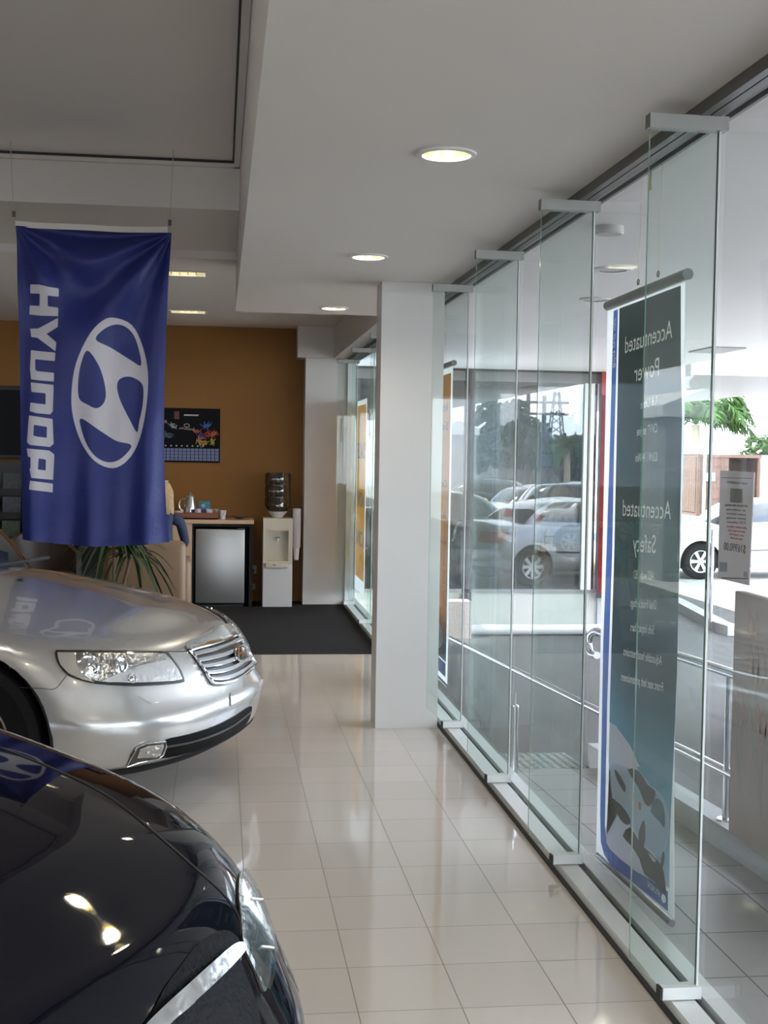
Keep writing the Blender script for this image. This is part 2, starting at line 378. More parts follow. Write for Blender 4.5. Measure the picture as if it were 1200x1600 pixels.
struct(slab('footpath_ramp', 1.44, 2.0, 7.2, 11, asph, -.004, 20, .06))
tac = slab('tactile_paving', 1.44, 2.0, 6.75, 7.2, mat('tactile_tile', (.33, .35, .33), .6), 0, 6, .1)
mb = MB()
for i in range(11):
    for j in range(9):
        x = 1.475+i*.05; y = 6.775+j*.05; mb.lathe([(.017, 0), (.013, .006), (0, .006)], (x, y, gz(y)), 8)
d = mb.build('tactile_stud', mat('tactile_stud', (.20, .22, .21), .5)); d.parent = tac; d['kind'] = 'stuff'
tag(tac, 'grey studded tactile paving square on the footpath', 'tactile paving')
# kerb upstand under the handrail
cm = mat('concrete', (.44, .435, .42), .85, bump=.3, bs=90, var=.1, vs=6); V = []; Fc = []; n = 40
for i in range(n+1):
    y = -3+(6.95+3)*i/n; g = gz(y); V += [(2.06, y, g-.12), (2.06, y, g+.10), (2.18, y, g+.10), (2.18, y, -.6)]
for i in range(n): a = 4*i; Fc += [(a+j, a+(j+1) % 4, a+4+(j+1) % 4, a+4+j) for j in range(4)]
Fc += [(0, 1, 2, 3), (4*n+3, 4*n+2, 4*n+1, 4*n)]
struct(mk('kerb', V, Fc, cm), 'concrete kerb along the outer edge of the footpath')
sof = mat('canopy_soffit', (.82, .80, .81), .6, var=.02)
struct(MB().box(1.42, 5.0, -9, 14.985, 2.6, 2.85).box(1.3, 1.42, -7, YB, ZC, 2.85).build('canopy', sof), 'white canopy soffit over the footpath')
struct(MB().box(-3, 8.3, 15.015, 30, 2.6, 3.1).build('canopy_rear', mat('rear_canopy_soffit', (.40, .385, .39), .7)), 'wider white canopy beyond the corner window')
struct(box('canopy_joint', 1.44, 5.6, 14.93, 14.975, 2.575, 2.8, dark), 'dark joint between the two canopies')
for (x, y), nm in (((952, 354), 'round'), ):
    p = atz(x, y, 2.6); o = MB().lathe([(0, -.035), (.058, -.035), (.064, -.028), (.064, 0)], (p.x, p.y, 2.6), 32).build('smoke_detector', mat('grey_white_plastic', (.5, .5, .49), .5), None, True)
    tag(o, 'round white surface disc fitting on the canopy ceiling, between two glass fins', 'ceiling fitting')
def can_light(x, y, lab):
    p = atz(x, y, 2.6); r = empty('canopy_downlight', (p.x, p.y, 2.6), 0, lab, 'downlight', 'downlights in the outside canopy')
    MB().lathe([(.075, 0), (.10, -.001), (.10, -.008), (.075, -.01)], n=32).build('trim_ring', mat('ring_white', (.7, .7, .7), .4), r, True)
    MB().lathe([(0, -.004), (.075, -.006)], n=32).build('diffuser', mat('frosted', (.62, .6, .6), .4), r, True)
can_light(958, 420, 'pale round downlight in the canopy just above the green banner'); can_light(930, 467, 'round canopy downlight farther out, above the car window reflection')
p = atz(1120, 546, 2.6)
o = MB().box(p.x-.16, p.x+.16, p.y-.3, p.y+.3, 2.588, 2.6).build('canopy_vent', mat('vent_grey', (.35, .35, .35), .5)); tag(o, 'flat square grille in the canopy ceiling near its outer edge', 'vent')

# corner window beyond the yard: mirror-tinted glass over a cream wall
YW = 15.0
mir = glass('dark_window_glass', (.35, .37, .38), .20, edge=.8)
cream = mat('cream_render', (.52, .52, .47), .7, var=.06, vs=5)
gb = gz(YW)
struct(MB().box(1.5, 4.62, YW, YW+.2, YARD-.1, -.03).build('wall_corner', cream), 'low cream wall under the corner window')
struct(MB().box(2.86, 2.98, YW-.02, YW+.12, -.5, 2.6).build('trim_9', mat('dark_post', (.03, .03, .035), .5)), 'dark post left of the corner window')
struct(MB().box(1.5, 4.62, YW-.02, YW+.1, -.05, -.01).box(1.5, 4.62, YW-.01, YW+.1, 2.46, 2.6).build('trim_10', mat('grey_frame', (.22, .22, .22), .5)), 'grey sill and head of the corner window')
struct(MB().box(4.31, 4.43, YW-.03, YW+.1, -.01, 2.46).build('trim_11', mat('white_frame2', (.82, .86, .80), .4)), 'white right jamb of the corner window')
struct(MB().box(4.52, 4.60, YW-.03, YW+.1, -.5, 2.6).build('trim_12', mat('grey_post', (.45, .46, .46), .5)), 'slim grey post right of the white jamb')
struct(box('window_20', 2.98, 4.31, YW+.01, YW+.02, -.01, 2.46, mir), 'tinted corner window mirroring the car park'); struct(box('window_21', 1.5, 2.86, YW+.01, YW+.02, -.01, 2.46, mir), 'tinted window left of the dark post')
struct(box('window_22', 4.43, 4.52, YW+.01, YW+.02, -.01, 2.46, clear))
struct(MB().box(1.4, 1.5, YW+.1, 19, -.6, 2.6).box(1.5, 4.5, 19, 19.1, -.6, 2.6).box(4.44, 4.5, YW+.1, 19, -.6, 2.6).box(1.5, 4.5, YW+.2, 19, -.62, -.56).build('wall_corner_room', mat('room_shade', (.05, .05, .05), .8)))  # unseen room, near-black wall colour stands in for its unlit interior
ka = [atz(x, y, YARD+.12) for x, y in ((1040, 928), (1062, 938), (1128, 972), (1148, 978))]
k_ = MB()
for a, b_ in zip(ka, ka[1:]):
    d_ = (b_-a).normalized(); s_ = Vector((d_.y, -d_.x, 0))*.09; k_.prism([a-s_, b_-s_, b_+s_, a+s_], (0, 0, 0), (0, 0, -.12))
struct(k_.build('yard_kerb', cm), 'raised concrete kerb edge out in the yard')
p = atz(1110, 972, YARD+.12); o = MB().tube([(p.x, p.y, YARD+.12), (p.x, p.y, YARD+.12+1.15)], .022, 10).build('marker_post', steel, None, True); tag(o, 'thin steel post on the yard kerb in front of the white car wheel', 'post')
o = MB().tube([(2.95, YW-.12, YARD+.075), (4.9, YW-.12, YARD+.075)], .062, 16).build('bumper_pipe', mat('pale_painted_pipe', (.72, .66, .68), .25, coat=.4), None, True); tag(o, 'long pale painted pipe lying along the foot of the cream wall', 'pipe')
o = box('planter', 2.5, 2.92, YW-.35, YW-.05, YARD+.001, -.12, mat('pebbled_planter', (.42, .36, .34), .9, var=.6, vs=60)); tag(o, 'pebbled planter box at the foot of the dark post', 'planter')
# ------------------------------------------------------------------ the two showroom cars and the parked ones: builder
def sm(a, b, x): t = min(1, max(0, (x-a)/(b-a))); return t*t*(3-2*t)
def interp(x, T):
    for i in range(len(T)-1):
        if x <= T[i+1][0]:
            t = (x-T[i][0])/(T[i+1][0]-T[i][0]); t = max(0, t); return T[i][1]+(T[i+1][1]-T[i][1])*t
    return T[-1][1]
def car_grid(L, W, zt, zh, levels, n=2.6, crease=0, af=.78, ar=.7, M=72, K=12, tail=.06, taper=0.):
    """rings round the car from sill to shoulder, then rings closing over bonnet and boot.
    levels: (fraction of height, nose recess, half-width factor, underside z)"""
    half = M//2; V = []
    rings = []
    for (fr, s0, wf) in levels:
        pts = []
        for k in range(M):
            t = 2*PI*k/M; c = math.cos(t); s_ = math.sin(t); e = 2/n
            cy = math.copysign(abs(s_)**e, s_)*W*wf
            cx = abs(c)**e
            if c >= 0: s = s0+af-af*cx
            else: s = L-tail-ar+ar*cx-(s0*.5)
            pts.append((s, cy))
        # spread side points evenly between the corners
        rings.append((fr, pts))
    # redistribute: points with t near 90 deg span the flank
    full = []
    for fr, pts in rings:
        P = []
        q = M//4
        A = [p for p in pts]                       # k=0 nose, k=q side (+y), k=2q tail, k=3q side (-y)
        def seq(a, b): return [A[i % M] for i in range(a, b+1)]
        r = seq(0, q); s_end = A[q]
        nose = r[:-1]; tailp = seq(q, 2*q)[1:]
        NS = 16; a0 = (nose[-1][0]+.0, s_end[1]); 
        sA = r[-1][0] if r[-1][0] < L/2 else af+.1
        sA = max(nose[-1][0]+.02, af+ (nose[0][0])); sB = L-tail-ar
        side = [(sA+(sB-sA)*i/NS, s_end[1]) for i in range(NS+1)]
        left = nose+side+tailp
        right = [(s, -y) for s, y in left[1:-1]][::-1]
        full.append((fr, left+right))
    N = len(full[0][1]); V = []; nr = len(full)
    for fr, P in full:
        for s, y in P:
            top = interp(s, zt); bot = interp(s, ((0, .20), (.5, .16), (1.2, .2), (L-1, .22), (L, .3)))
            y2 = y*(1-taper*sm(1.2, 0, s))
            V.append(Vector((-s, y2, bot+(top-bot)*fr)))
    sh = full[-1][1]; s_n = min(p[0] for p in sh); s_t = max(p[0] for p in sh)
    for k in range(1, K+1):
        t = k/K
        for s, y in sh:
            sc = min(max(s, s_n+.28), s_t-.28); s2 = s+(sc-s)*t**1.0; y2 = y*(1-taper*sm(1.2, 0, s))*(1-t)
            z0 = interp(s, zt); z1 = interp(s2, zh)
            g = 1-(1-t)**2.3
            if crease: g = g*(1-crease)+crease*(.42*(1-(1-min(t/.22, 1))**2)+.58*(1-(1-max(0, (t-.22)/.78))**1.9))
            V.append(Vector((-s2, y2, z0+(z1-z0)*g)))
    R = nr+K; Fc = []
    for r in range(R-1):
        for k in range(N): Fc.append((r*N+k, r*N+(k+1) % N, (r+1)*N+(k+1) % N, (r+1)*N+k))
    # underside
    c0 = len(V)
    Vc = [Vector((v.x*.97-.05, v.y*.75, v.z+.02)) for v in V[:N]]
    V += Vc
    for k in range(N): Fc.append((c0+k, c0+(k+1) % N, (k+1) % N, k))
    lft = list(range(N//2+1)); 
    for k in range(N//2): a, b = c0+k, c0+k+1; c_, d_ = c0+(N-k-1) % N, c0+(N-k) % N; Fc.append((a, d_, c_, b) if k else (a, c_, b))
    return V, Fc
def smooth_mesh(name, V, Fc, m, parent, sub=1):
    me = bpy.data.meshes.new(name); me.from_pydata([tuple(v) for v in V], [], Fc); me.validate()
    b = bmesh.new(); b.from_mesh(me); bmesh.ops.remove_doubles(b, verts=b.verts, dist=1e-5); bmesh.ops.recalc_face_normals(b, faces=b.faces); b.to_mesh(me); b.free()
    me.materials.append(m); o = bpy.data.objects.new(name, me); COL.objects.link(o); o.parent = parent
    md = o.modifiers.new('s', 'SUBSURF'); md.levels = sub; dg = bpy.context.evaluated_depsgraph_get(); dg.update()
    me2 = bpy.data.meshes.new_from_object(o.evaluated_get(dg)); o.modifiers.clear(); o.data = me2; me2.name = name
    me2.polygons.foreach_set('use_smooth', [True]*len(me2.polygons)); return o
def bvh_of(o): return BVHTree.FromPolygons([v.co.copy() for v in o.data.vertices], [list(p.vertices) for p in o.data.polygons])
tyre_m = mat('tyre', (.008, .008, .009), .8, spec=.15); alloy = mat('alloy_wheel', (.62, .62, .60), .3, .8)
def wheel(parent, pos, side, R=.325, spokes=7, rim=alloy):
    w_ = MB().lathe([(R*.62, -.10), (R*.9, -.105), (R, -.08), (R, .08), (R*.9, .105), (R*.62, .10)], pos, 40, 'y').build('wheel', tyre_m, parent, True)
    s = side; x, y, z = pos; r0 = R*.66
    m = MB().lathe([(r0, -.09), (r0, .095*1), (r0*.93, .09), (r0*.9, .04), (0, .02)] if s > 0 else [(r0, .09), (r0, -.095), (r0*.93, -.09), (r0*.9, -.04), (0, -.02)], pos, 40, 'y')
    bk = m.build('rim_back', mat('wheel_dark', (.03, .03, .03), .5), w_, True)
    m = MB().lathe([(r0*.86, s*.085), (r0*1.0, s*.1), (r0*1.0, s*.06), (r0*.86, s*.06)], pos, 40, 'y'); m.lathe([(0, s*.085), (r0*.2, s*.085), (r0*.24, s*.06)], pos, 24, 'y')
    for k in range(spokes):
        a = 2*PI*k/spokes; ca, sa = math.cos(a), math.sin(a)
        def q(r, t, yy): return (x+r*ca-t*sa, y+s*yy, z+r*sa+t*ca)
        pts = [q(r0*.12, -r0*.10, .07), q(r0*.92, -r0*.15, .08), q(r0*.92, r0*.15, .08), q(r0*.12, r0*.10, .07)]
        m.prism(pts, (0, 0, 0), (0, s*.014, 0))
    m.build('rim', rim, w_, True); return w_
def greenhouse(root, body, L, base, roof, wb, wt, zb, zr, paint, gm, n=4.2, side=True, M=64):
    """base = (front s, rear s), roof = (front s, rear s)"""
    NL = 9; rings = []; A = []
    for i in range(NL):
        t = i/(NL-1); tt = t
        f = base[0]+(roof[0]-base[0])*tt; r = base[1]+(roof[1]-base[1])*tt; hw = wb+(wt-wb)*(t**1.35); cs = (f+r)/2; hl = (r-f)/2
        for k in range(M):
            a = 2*PI*k/M; c, s_ = math.cos(a), math.sin(a); e = 2/n
            s = cs-math.copysign(abs(c)**e, c)*hl; y = math.copysign(abs(s_)**e, s_)*hw
            z = interp(s, zb)+(zr-interp(s, zb))*math.sin(t*PI/2*.98)**.92
            z -= .05*t*abs((s-cs)/hl)**3+.02*t*abs(y/hw)**3
            A.append(Vector((-s, y, z)))
    KR = 6; last = A[-M:]; c = sum(last, Vector())/M
    for k in range(1, KR+1):
        t = k/KR
        for p in last: q = p.lerp(Vector((p.x*.2+c.x*.8, 0, p.z)), t); A.append(Vector((q.x, q.y, p.z+.05*(1-(1-t)**2)+.0)))
    cat_ = {'roof': [], 'windscreen': [], 'rear_window': [], 'side_window': [], 'side_window2': []}
    def ang(k): return (k+.5)/M*360
    for r in range(NL+KR-1):
        for k in range(M):
            f = (r*M+k, r*M+(k+1) % M, (r+1)*M+(k+1) % M, (r+1)*M+k)
            a = ang(k); y = abs((A[f[0]].y+A[f[1]].y)/2); t = r/(NL-1); s = -(A[f[0]].x+A[f[1]].x)/2
            key = 'roof'
            if r < NL-2:
                if (a < 47 or a > 313): key = 'windscreen'
                elif 133 < a < 227: key = 'rear_window'
                elif 57 < a < 123: key = 'side_window'
                elif 237 < a < 303: key = 'side_window2'
            if r == 0 and 'side' in key: key = 'roof'
            cat_[key].append(f)
    for key, fs in cat_.items():
        used = sorted({i for f in fs for i in f}); mp_ = {u: i for i, u in enumerate(used)}
        o = mk(key.replace('2', ''), [A[u] for u in used], [[mp_[i] for i in f] for f in fs], paint if key == 'roof' else gm, root, True)
        b = bmesh.new(); b.from_mesh(o.data); bmesh.ops.recalc_face_normals(b, faces=b.faces); b.to_mesh(o.data); b.free()
        if key.startswith('side'):
            # pillars and mirrors
            sg = 1 if key == 'side_window' else -1
            sx = -(base[0]*.5+base[1]*.5)
            kk = 1
def car(name, loc, heading, paint, label, cat='car', L=4.7, W=.91, H=1.46, levels=None, zt=None, zh=None, wb=2.7, fo=.92, R=.32, base=(1.2, 3.95), roof=(1.95, 3.1), spokes=7, glassm=None, n=2.6, af=.78, group=None, wt=.56, rimm=alloy, crease=0, taper=0., detail=True, rear_only=False):
    root = empty(name, loc, heading, label, cat, group)
    levels = levels or [(0, .14, .90), (.07, .05, .97), (.22, .0, .99), (.42, .0, 1.), (.55, .02, 1.), (.72, .06, 1.), (.88, .13, .985), (1., .22, .95)]
    zt = zt or [(0, .70), (.5, .80), (1.1, .90), (2.2, .95), (L-.9, 1.0), (L, .96)]
    zh = zh or [(0, .72), (.4, .82), (.8, .92), (1.25, .99), (2, 1.0), (L-1, 1.07), (L, 1.04)]
    V, Fc = car_grid(L, W, zt, zh, levels, n, crease, af, taper=taper)
    body = smooth_mesh('body', V, Fc, paint, root, 1)
    bv = bvh_of(body)
    bm = bmesh.new(); bm.from_mesh(body.data); RA = R+.05
    for s in (fo, fo+wb):
        for k in range(28):
            a = 2*PI*k/28; nrm = Vector((math.cos(a), 0, math.sin(a))); p = Vector((-s, 0, R))+nrm*RA
            fs = [f for f in bm.faces if abs(f.calc_center_median().y) > .5 and (f.calc_center_median()-Vector((-s, f.calc_center_median().y, R))).length < RA+.25]
            g = set(fs)
            for f in fs: g.update(f.edges); g.update(f.verts)
            bmesh.ops.bisect_plane(bm, geom=list(g), plane_co=p, plane_no=nrm, dist=1e-5)
        rm = [f for f in bm.faces if abs(f.calc_center_median().y) > .5 and (f.calc_center_median()-Vector((-s, f.calc_center_median().y, R))).length < RA*.998]
        bmesh.ops.delete(bm, geom=rm, context='FACES')
    bm.to_mesh(body.data); bm.free(); body.data.polygons.foreach_set('use_smooth', [True]*len(body.data.polygons))
    for s in (fo, fo+wb):
        for sg in (-1, 1):
            V = []; Fc = []
            for k in range(25):
                a = -.35+(PI+.7)*k/24; ca, sa = math.cos(a)*(RA+.002), math.sin(a)*(RA+.002); V += [(-s+ca, sg*.52, R+sa), (-s+ca, sg*(W-.02), R+sa)]
            for k in range(24): Fc.append((2*k, 2*k+1, 2*k+3, 2*k+2))
            Fc.append(tuple(range(0, 50, 2))); mk('wheel_arch', V, Fc, mat('arch_liner', (.012, .012, .012), .8, spec=.1), root)
    body.data.set_sharp_from_angle(angle=math.radians(40))
    for s in (fo, fo+wb):
        for sg in (-1, 1): wheel(root, (-s, sg*(W-.115), R), sg, R, spokes, rimm)
    greenhouse(root, body, L, base, roof, W*.90, wt, [(a, b-.03) for a, b in zt], H-.05, paint, glassm or mat('car_glass', (.02, .025, .03), .05, coat=1.))
    return root, body, bv
def local_caster(bv, axis, sgn=-1):
    """parallel rays in the car's frame; axis 'y+': looking at the left flank, 2-D = (s, z); 'front': 2-D = (y, z); 'rear'; 'top': (s, y)"""
    def f(p):
        if axis == 'left': o_, d = Vector((-p[0], 3, p[1])), Vector((0, -1, 0))
        if axis == 'right': o_, d = Vector((-p[0], -3, p[1])), Vector((0, 1, 0))
        if axis == 'front': o_, d = Vector((3, p[0], p[1])), Vector((-1, 0, 0))
        if axis == 'rear': o_, d = Vector((-9, p[0], p[1])), Vector((1, 0, 0))
        if axis == 'front_left': o_, d = Vector((-.707*p[0]+2.1, .707*p[0]+2.1, p[1])), Vector((-.7071, -.7071, 0))
        if axis == 'top': o_, d = Vector((-p[0], p[1], 3)), Vector((0, 0, -1))
        h = bv.ray_cast(o_, d)
        return (h[0], h[1] if h[1].dot(d) < 0 else -h[1]) if h[0] else None
    return f
def photo_caster(root, bv):
    """sight line of an outline point onto the car's skin, in the car's own frame"""
    Mi = (Matrix.Translation(root.location) @ Matrix.Rotation(root.rotation_euler.z, 4, 'Z')).inverted(); o_ = Mi @ CP
    def f(p):
        d = (Mi.to_3x3() @ ray(p[0], p[1])).normalized(); h = bv.ray_cast(o_, d)
        return (h[0], h[1] if h[1].dot(d) < 0 else -h[1]) if h[0] else None
    return f
def seam(name, pts, cast, root, r=.0025, m=None, off=0., mirror=False, k=8):
    P = [cast(p) for p in spline(pts, k, False)]; P = [q[0]+q[1]*off for q in P if q]
    if len(P) < 2: return
    for sg in ((1, -1) if mirror else (1,)): MB().tube([(q.x, q.y*sg, q.z) for q in P], r, 6).build(name, m or dark, root, True)

# ------------------------------------------------------------------ silver saloon
SN = (.09, 6.03, 0); SA = -math.radians(21)
lv = [(0, .16, .86), (.05, .05, .94), (.13, .0, .975), (.30, -.015, .985), (.47, -.03, .995), (.515, .0, 1.), (.60, .03, 1.), (.76, .07, 1.), (.90, .12, .99), (.97, .17, .97), (1., .22, .94)]
szt = [(0, .70), (.35, .735), (.8, .80), (1.2, .86), (2.2, .92), (3.9, .96), (4.9, .93)]
szh = [(0, .70), (.22, .745), (.45, .82), (.8, .90), (1.15, .965), (1.3, .985), (2, 1.0), (3.9, 1.05), (4.9, 1.0)]
scar, sbody, sbv = car('silver_saloon_car', SN, SA, silverp, 'silver saloon car with slatted chrome grille, nose pointing at the shopfront', 'car', L=4.9, W=.932, H=1.49, levels=lv, zt=szt, zh=szh, wb=2.78, fo=.87, R=.345, base=(1.22, 4.15), roof=(2.0, 3.3), n=2.5, af=.80, wt=.60, crease=.75)
sc = photo_caster(scar, sbv)
def Z(pts, x0, y0, k): return [(x0+a/k, y0+b/k) for a, b in pts]
headlens = glass('headlamp_cover', (.96, .965, .97), .05, edge=.8)
reflector = mat('lamp_reflector', (.62, .62, .62), .10, 1., bump=1., bs=38)
# headlamp outline (traced, then laid on the wing)
hl = Z(spline([(85, 100), (110, 90), (300, 92), (600, 98), (960, 102), (1000, 115), (1060, 190), (1110, 270), (1128, 330), (1115, 350), (1000, 365), (800, 376), (600, 375), (450, 365), (300, 335), (190, 290), (120, 220), (88, 150)], 3), 70, 1000, 5.217)
h0 = conform('headlamp', hl, sc, mat('lamp_rim_black', (.02, .02, .02), .3), scar, .001, .006, 4., True)
cx, cy = 175, 1045
inn = [(cx+(x-cx)*.958, cy-.5+(y-cy)*.84) for x, y in hl]
for o in h0:
    pass
h1 = conform('reflector', inn, sc, reflector, scar, .0075, .002, 4., True)
for a, b in zip(h1, h0): a.parent = b
ind = Z([(100, 115), (240, 118), (255, 200), (320, 290), (400, 350), (300, 325), (190, 275), (125, 205)], 70, 1000, 5.217)
a_ = conform('indicator_lamp', ind, sc, mat('indicator_grey', (.55, .5, .43), .3, .3), scar, .010, .003, 4., True)
for a, b in zip(a_, h0): a.parent = b
c3 = Z([(460, 340), (600, 275), (760, 220), (1010, 165), (1060, 230), (1105, 325), (950, 345), (700, 355)], 70, 1000, 5.217)
a_ = conform('bezel', c3, sc, mat('bright_bezel', (.9, .9, .9), .25, .6, bump=.3, bs=40), scar, .010, .003, 4., True)
for a, b in zip(a_, h0): a.parent = b
def proj_lamp(px, py, r, name='projector'):
    h = sc((px, py)); 
    if not h: return
    p, n_ = h; up = Vector((0, 0, 1)); t = n_.cross(up).normalized(); b_ = n_.cross(t)
    for sg, par in ((1, h0[0]), (-1, h0[1])):
        m = MB(); prof = [(r*1.15, .008), (r*1.15, .016), (r, .019), (r*.9, .010), (r*.5, .016), (0, .020)]; V = []; Fc = []; N = 24
        for k in range(N):
            for rr, zz in prof: q = p+t*rr*math.cos(2*PI*k/N)+b_*rr*math.sin(2*PI*k/N)+n_*zz; V.append((q.x, q.y*sg, q.z))
        for k in range(N):
            for i in range(5): Fc.append((k*6+i, ((k+1) % N)*6+i, ((k+1) % N)*6+i+1, k*6+i+1))
        m.add(V, Fc).build(name, chrome, par, True)
proj_lamp(184, 1040, .034); proj_lamp(137, 1041, .040, 'main_beam'); proj_lamp(204, 1062, .018, 'side_lamp')
lens = conform('lens', inn, sc, headlens, scar, .022, .003, 5., True)
for a, b in zip(lens, h0): a.parent = b
# grille
gx, gy, gk = 280, 970, 8.571
T = spline([(135, 420), (250, 385), (440, 335), (600, 280), (760, 205), (860, 140), (905, 90)], 5, False)
B = spline([(420, 840), (500, 852), (600, 845), (720, 810), (850, 740), (940, 660), (1000, 570)], 5, False)
def lerp_c(f, A, Bc, n=26):
    A = np.array(A); Bc = np.array(Bc); o = []
    for i in range(n):
        t = i/(n-1); a = A[min(int(t*(len(A)-1)), len(A)-2)]; fa = t*(len(A)-1)-min(int(t*(len(A)-1)), len(A)-2); pa = a*(1-fa)+A[min(int(t*(len(A)-1)), len(A)-2)+1]*fa
        j = min(int(t*(len(Bc)-1)), len(Bc)-2); fb = t*(len(Bc)-1)-j; pb = Bc[j]*(1-fb)+Bc[j+1]*fb
        o.append(tuple(pa*(1-f)+pb*f))
    return o
def band(f0_, f1_): return Z(lerp_c(f0_, T, B)+lerp_c(f1_, T, B)[::-1], gx, gy, gk)
gr = conform('grille', band(-.02, 1.02), sc, mat('grille_black', (.02, .02, .022), .4), scar, .001, .003, 3.)[0]
for k in range(5):
    a, b = .085+k*.187, .085+k*.187+.088
    s_ = conform('slat', band(a, b), sc, mat('slat_satin', (.30, .30, .295), .4, .5), gr, .006+.004, .010, 3.)
    s_ = conform('slat_edge', band(b-.016, b+.006), sc, chrome, gr, .018, .004, 2.)
# surround
fr = Z(T, gx, gy, gk)+Z(B, gx, gy, gk)[::-1]
def ring(name, loop, cast, par, r, m, off):
    P = [cast(p) for p in loop]; P = [q[0]+q[1]*off for q in P if q]; P.append(P[0]); MB().tube(P, r, 8).build(name, m, par, True)
ring('grille_frame', fr, sc, gr, .0075, chrome, .012)
garn = Z(spline([(75, 330), (200, 255), (400, 150), (600, 70), (780, 15), (850, 12), (880, 60), (880, 105), (800, 170), (600, 262), (400, 325), (140, 400)], 3), gx, gy, gk)
conform('bonnet_garnish', garn, sc, silverp, scar, .002, .010, 4.)
garn = Z(spline([(140, 350), (400, 245), (560, 235), (640, 225), (760, 130), (860, 92), (890, 100), (800, 175), (600, 268), (400, 330), (160, 395)], 3), gx, gy, gk)
conform('chrome_strip', garn, sc, chrome, scar, .011, .005, 4.)
def oval(cast, c, rx, ry, n=28): return [(c[0]+rx*math.cos(2*PI*k/n), c[1]+ry*math.sin(2*PI*k/n)) for k in range(n)]
def h_badge(c, rx, ry, par, cast, off=.024, m=None):
    m = m or chrome; o = conform('badge', oval(cast, c, rx*.95, ry*.95), cast, mat('badge_dark', (.03, .03, .03), .4), par, off-.004, .002, 2.5)
    ring('badge_ring', oval(cast, c, rx, ry), cast, par, .004, m, off+.004)
    def q(x, y): return (c[0]+rx*x, c[1]+ry*y)
    conform('badge_letter', [q(-.62, .68), (q(-.15, .72)), q(-.08, .15), q(.22, .10), q(.16, .70), q(.48, .62), q(.66, -.66), q(.2, -.74), q(.12, -.12), q(-.18, -.08), q(-.12, -.74), q(-.42, -.66)], cast, m, par, off, .004, 2.)
h_badge((368.5, 1025), 8.6, 11.4, gr, sc)
# bumper furniture
conform('number_plate_panel', Z([(985, 362), (1115, 305), (1160, 290), (1158, 350), (1115, 385), (985, 436)], 80, 980, 3.529), sc, silverp, scar, .001, .006, 4.)
conform('lower_intake', Z(spline([(630, 620), (760, 590), (900, 545), (1010, 490), (1095, 435), (1100, 465), (1080, 520), (1020, 580), (900, 640), (760, 690), (600, 720), (618, 660)], 3), 80, 980, 3.529), sc, mat('intake_black', (.006, .006, .006), .6, spec=.1), scar, .001, .003, 4.)
conform('intake_bar', Z(spline([(628, 652), (760, 628), (900, 583), (1010, 528), (1090, 464), (1090, 471), (1010, 536), (900, 592), (760, 637), (628, 661)], 3), 80, 980, 3.529), sc, mat('satin_grey_bar', (.06, .06, .06), .4, spec=.3), scar, .005, .005, 4.)
fg = conform('fog_lamp', Z([(415, 765), (440, 700), (470, 655), (520, 635), (625, 625), (628, 655), (612, 700), (585, 722), (480, 745)], 80, 980, 3.529), sc, mat('fog_lamp_grey', (.10, .10, .10), .2, .6), scar, .002, .006, 4., True)
fr2 = conform('fog_reflector', Z([(470, 715), (485, 668), (530, 650), (612, 640), (608, 670), (596, 700), (575, 712)], 80, 980, 3.529), sc, reflector, scar, .009, .002, 4., True)
for a, b in zip(fr2, fg): a.parent = b
ring('fog_lamp_rim', Z([(440, 712), (470, 658), (520, 638), (625, 628), (628, 655), (612, 700), (585, 720), (480, 742), (415, 762)], 80, 980, 3.529), sc, fg[0], .004, chrome, .008)
conform('washer_cap', Z([(482, 382), (500, 378), (540, 408), (590, 398), (598, 406), (592, 414), (540, 420)], 80, 980, 3.529), sc, silverp, scar, .001, .006, 3., True)
conform('chin_spoiler', [(-.78, .206), (-.4, .206), (.4, .206), (.78, .206), (.80, .238), (.4, .252), (-.4, .252), (-.80, .238)], local_caster(sbv, 'front'), mat('chin_grey', (.02, .02, .021), .6, spec=.1), scar, .002, .005, .02)
seam('bonnet_seam', [(96, 1017), (150, 1016.5), (220, 1017.5), (285, 1018), (296, 1013)], sc, scar, .0022, dark, .001, True)
seam('bumper_seam', [(30, 1074), (60, 1075.5), (84, 1076.5), (95, 1067), (104, 1055)], sc, scar, .0016, dark, .0008, True)
for px in ((115, 892.5), (31, 907)):
    h = sc(px)
    if h: MB().ball(h[0]+h[1]*.004, .014, 8, (1, 1, .5)).build('washer_nozzle', blackp, scar, True)
# wipers across the foot of the windscreen
for y0, y1 in ((-.05, .62), (-.66, -.1)):
    P = []
    for i in range(9):
        t = i/8; y = y0+(y1-y0)*t; P.append((-1.20-.10*(1-(y/.8)**2)*0-.05-.10*t*0-(.06 if i else 0), y, interp(1.22, szh)-.0+.02))
    MB().tube(P, .009, 8).build('wiper', rubber, scar, True)
# ------------------------------------------------------------------ black car close to the camera
BN = (-.04, 2.01, 0); BA = -math.radians(35)
blv = [(0, .14, .88), (.05, .04, .95), (.18, .0, .985), (.38, .0, 1.), (.50, .01, 1.), (.62, .05, 1.), (.78, .10, 1.), (.90, .15, .985), (1., .21, .94)]
bzt = [(0, .67), (.3, .715), (.6, .76), (1.0, .83), (1.3, .88), (2.3, .94), (3.4, .99), (4.25, .97)]
bzh = [(0, .68), (.2, .735), (.45, .82), (.7, .88), (1.0, .94), (1.2, .98), (2, 1.0), (3.5, 1.08), (4.25, 1.0)]
bcar, bbody, bbv = car('black_hatchback_car', BN, BA, blackcar, 'glossy black car in the bottom left corner with a chrome grille bar', 'car', L=4.25, W=.885, H=1.47, levels=blv, zt=bzt, zh=bzh, wb=2.65, fo=.88, R=.32, base=(1.12, 3.95), roof=(1.85, 3.4), n=2.4, af=.74, wt=.58)
bc = photo_caster(bcar, bbv)
k2 = 6.0
def ZB(p): return Z(p, 280, 1400, k2)
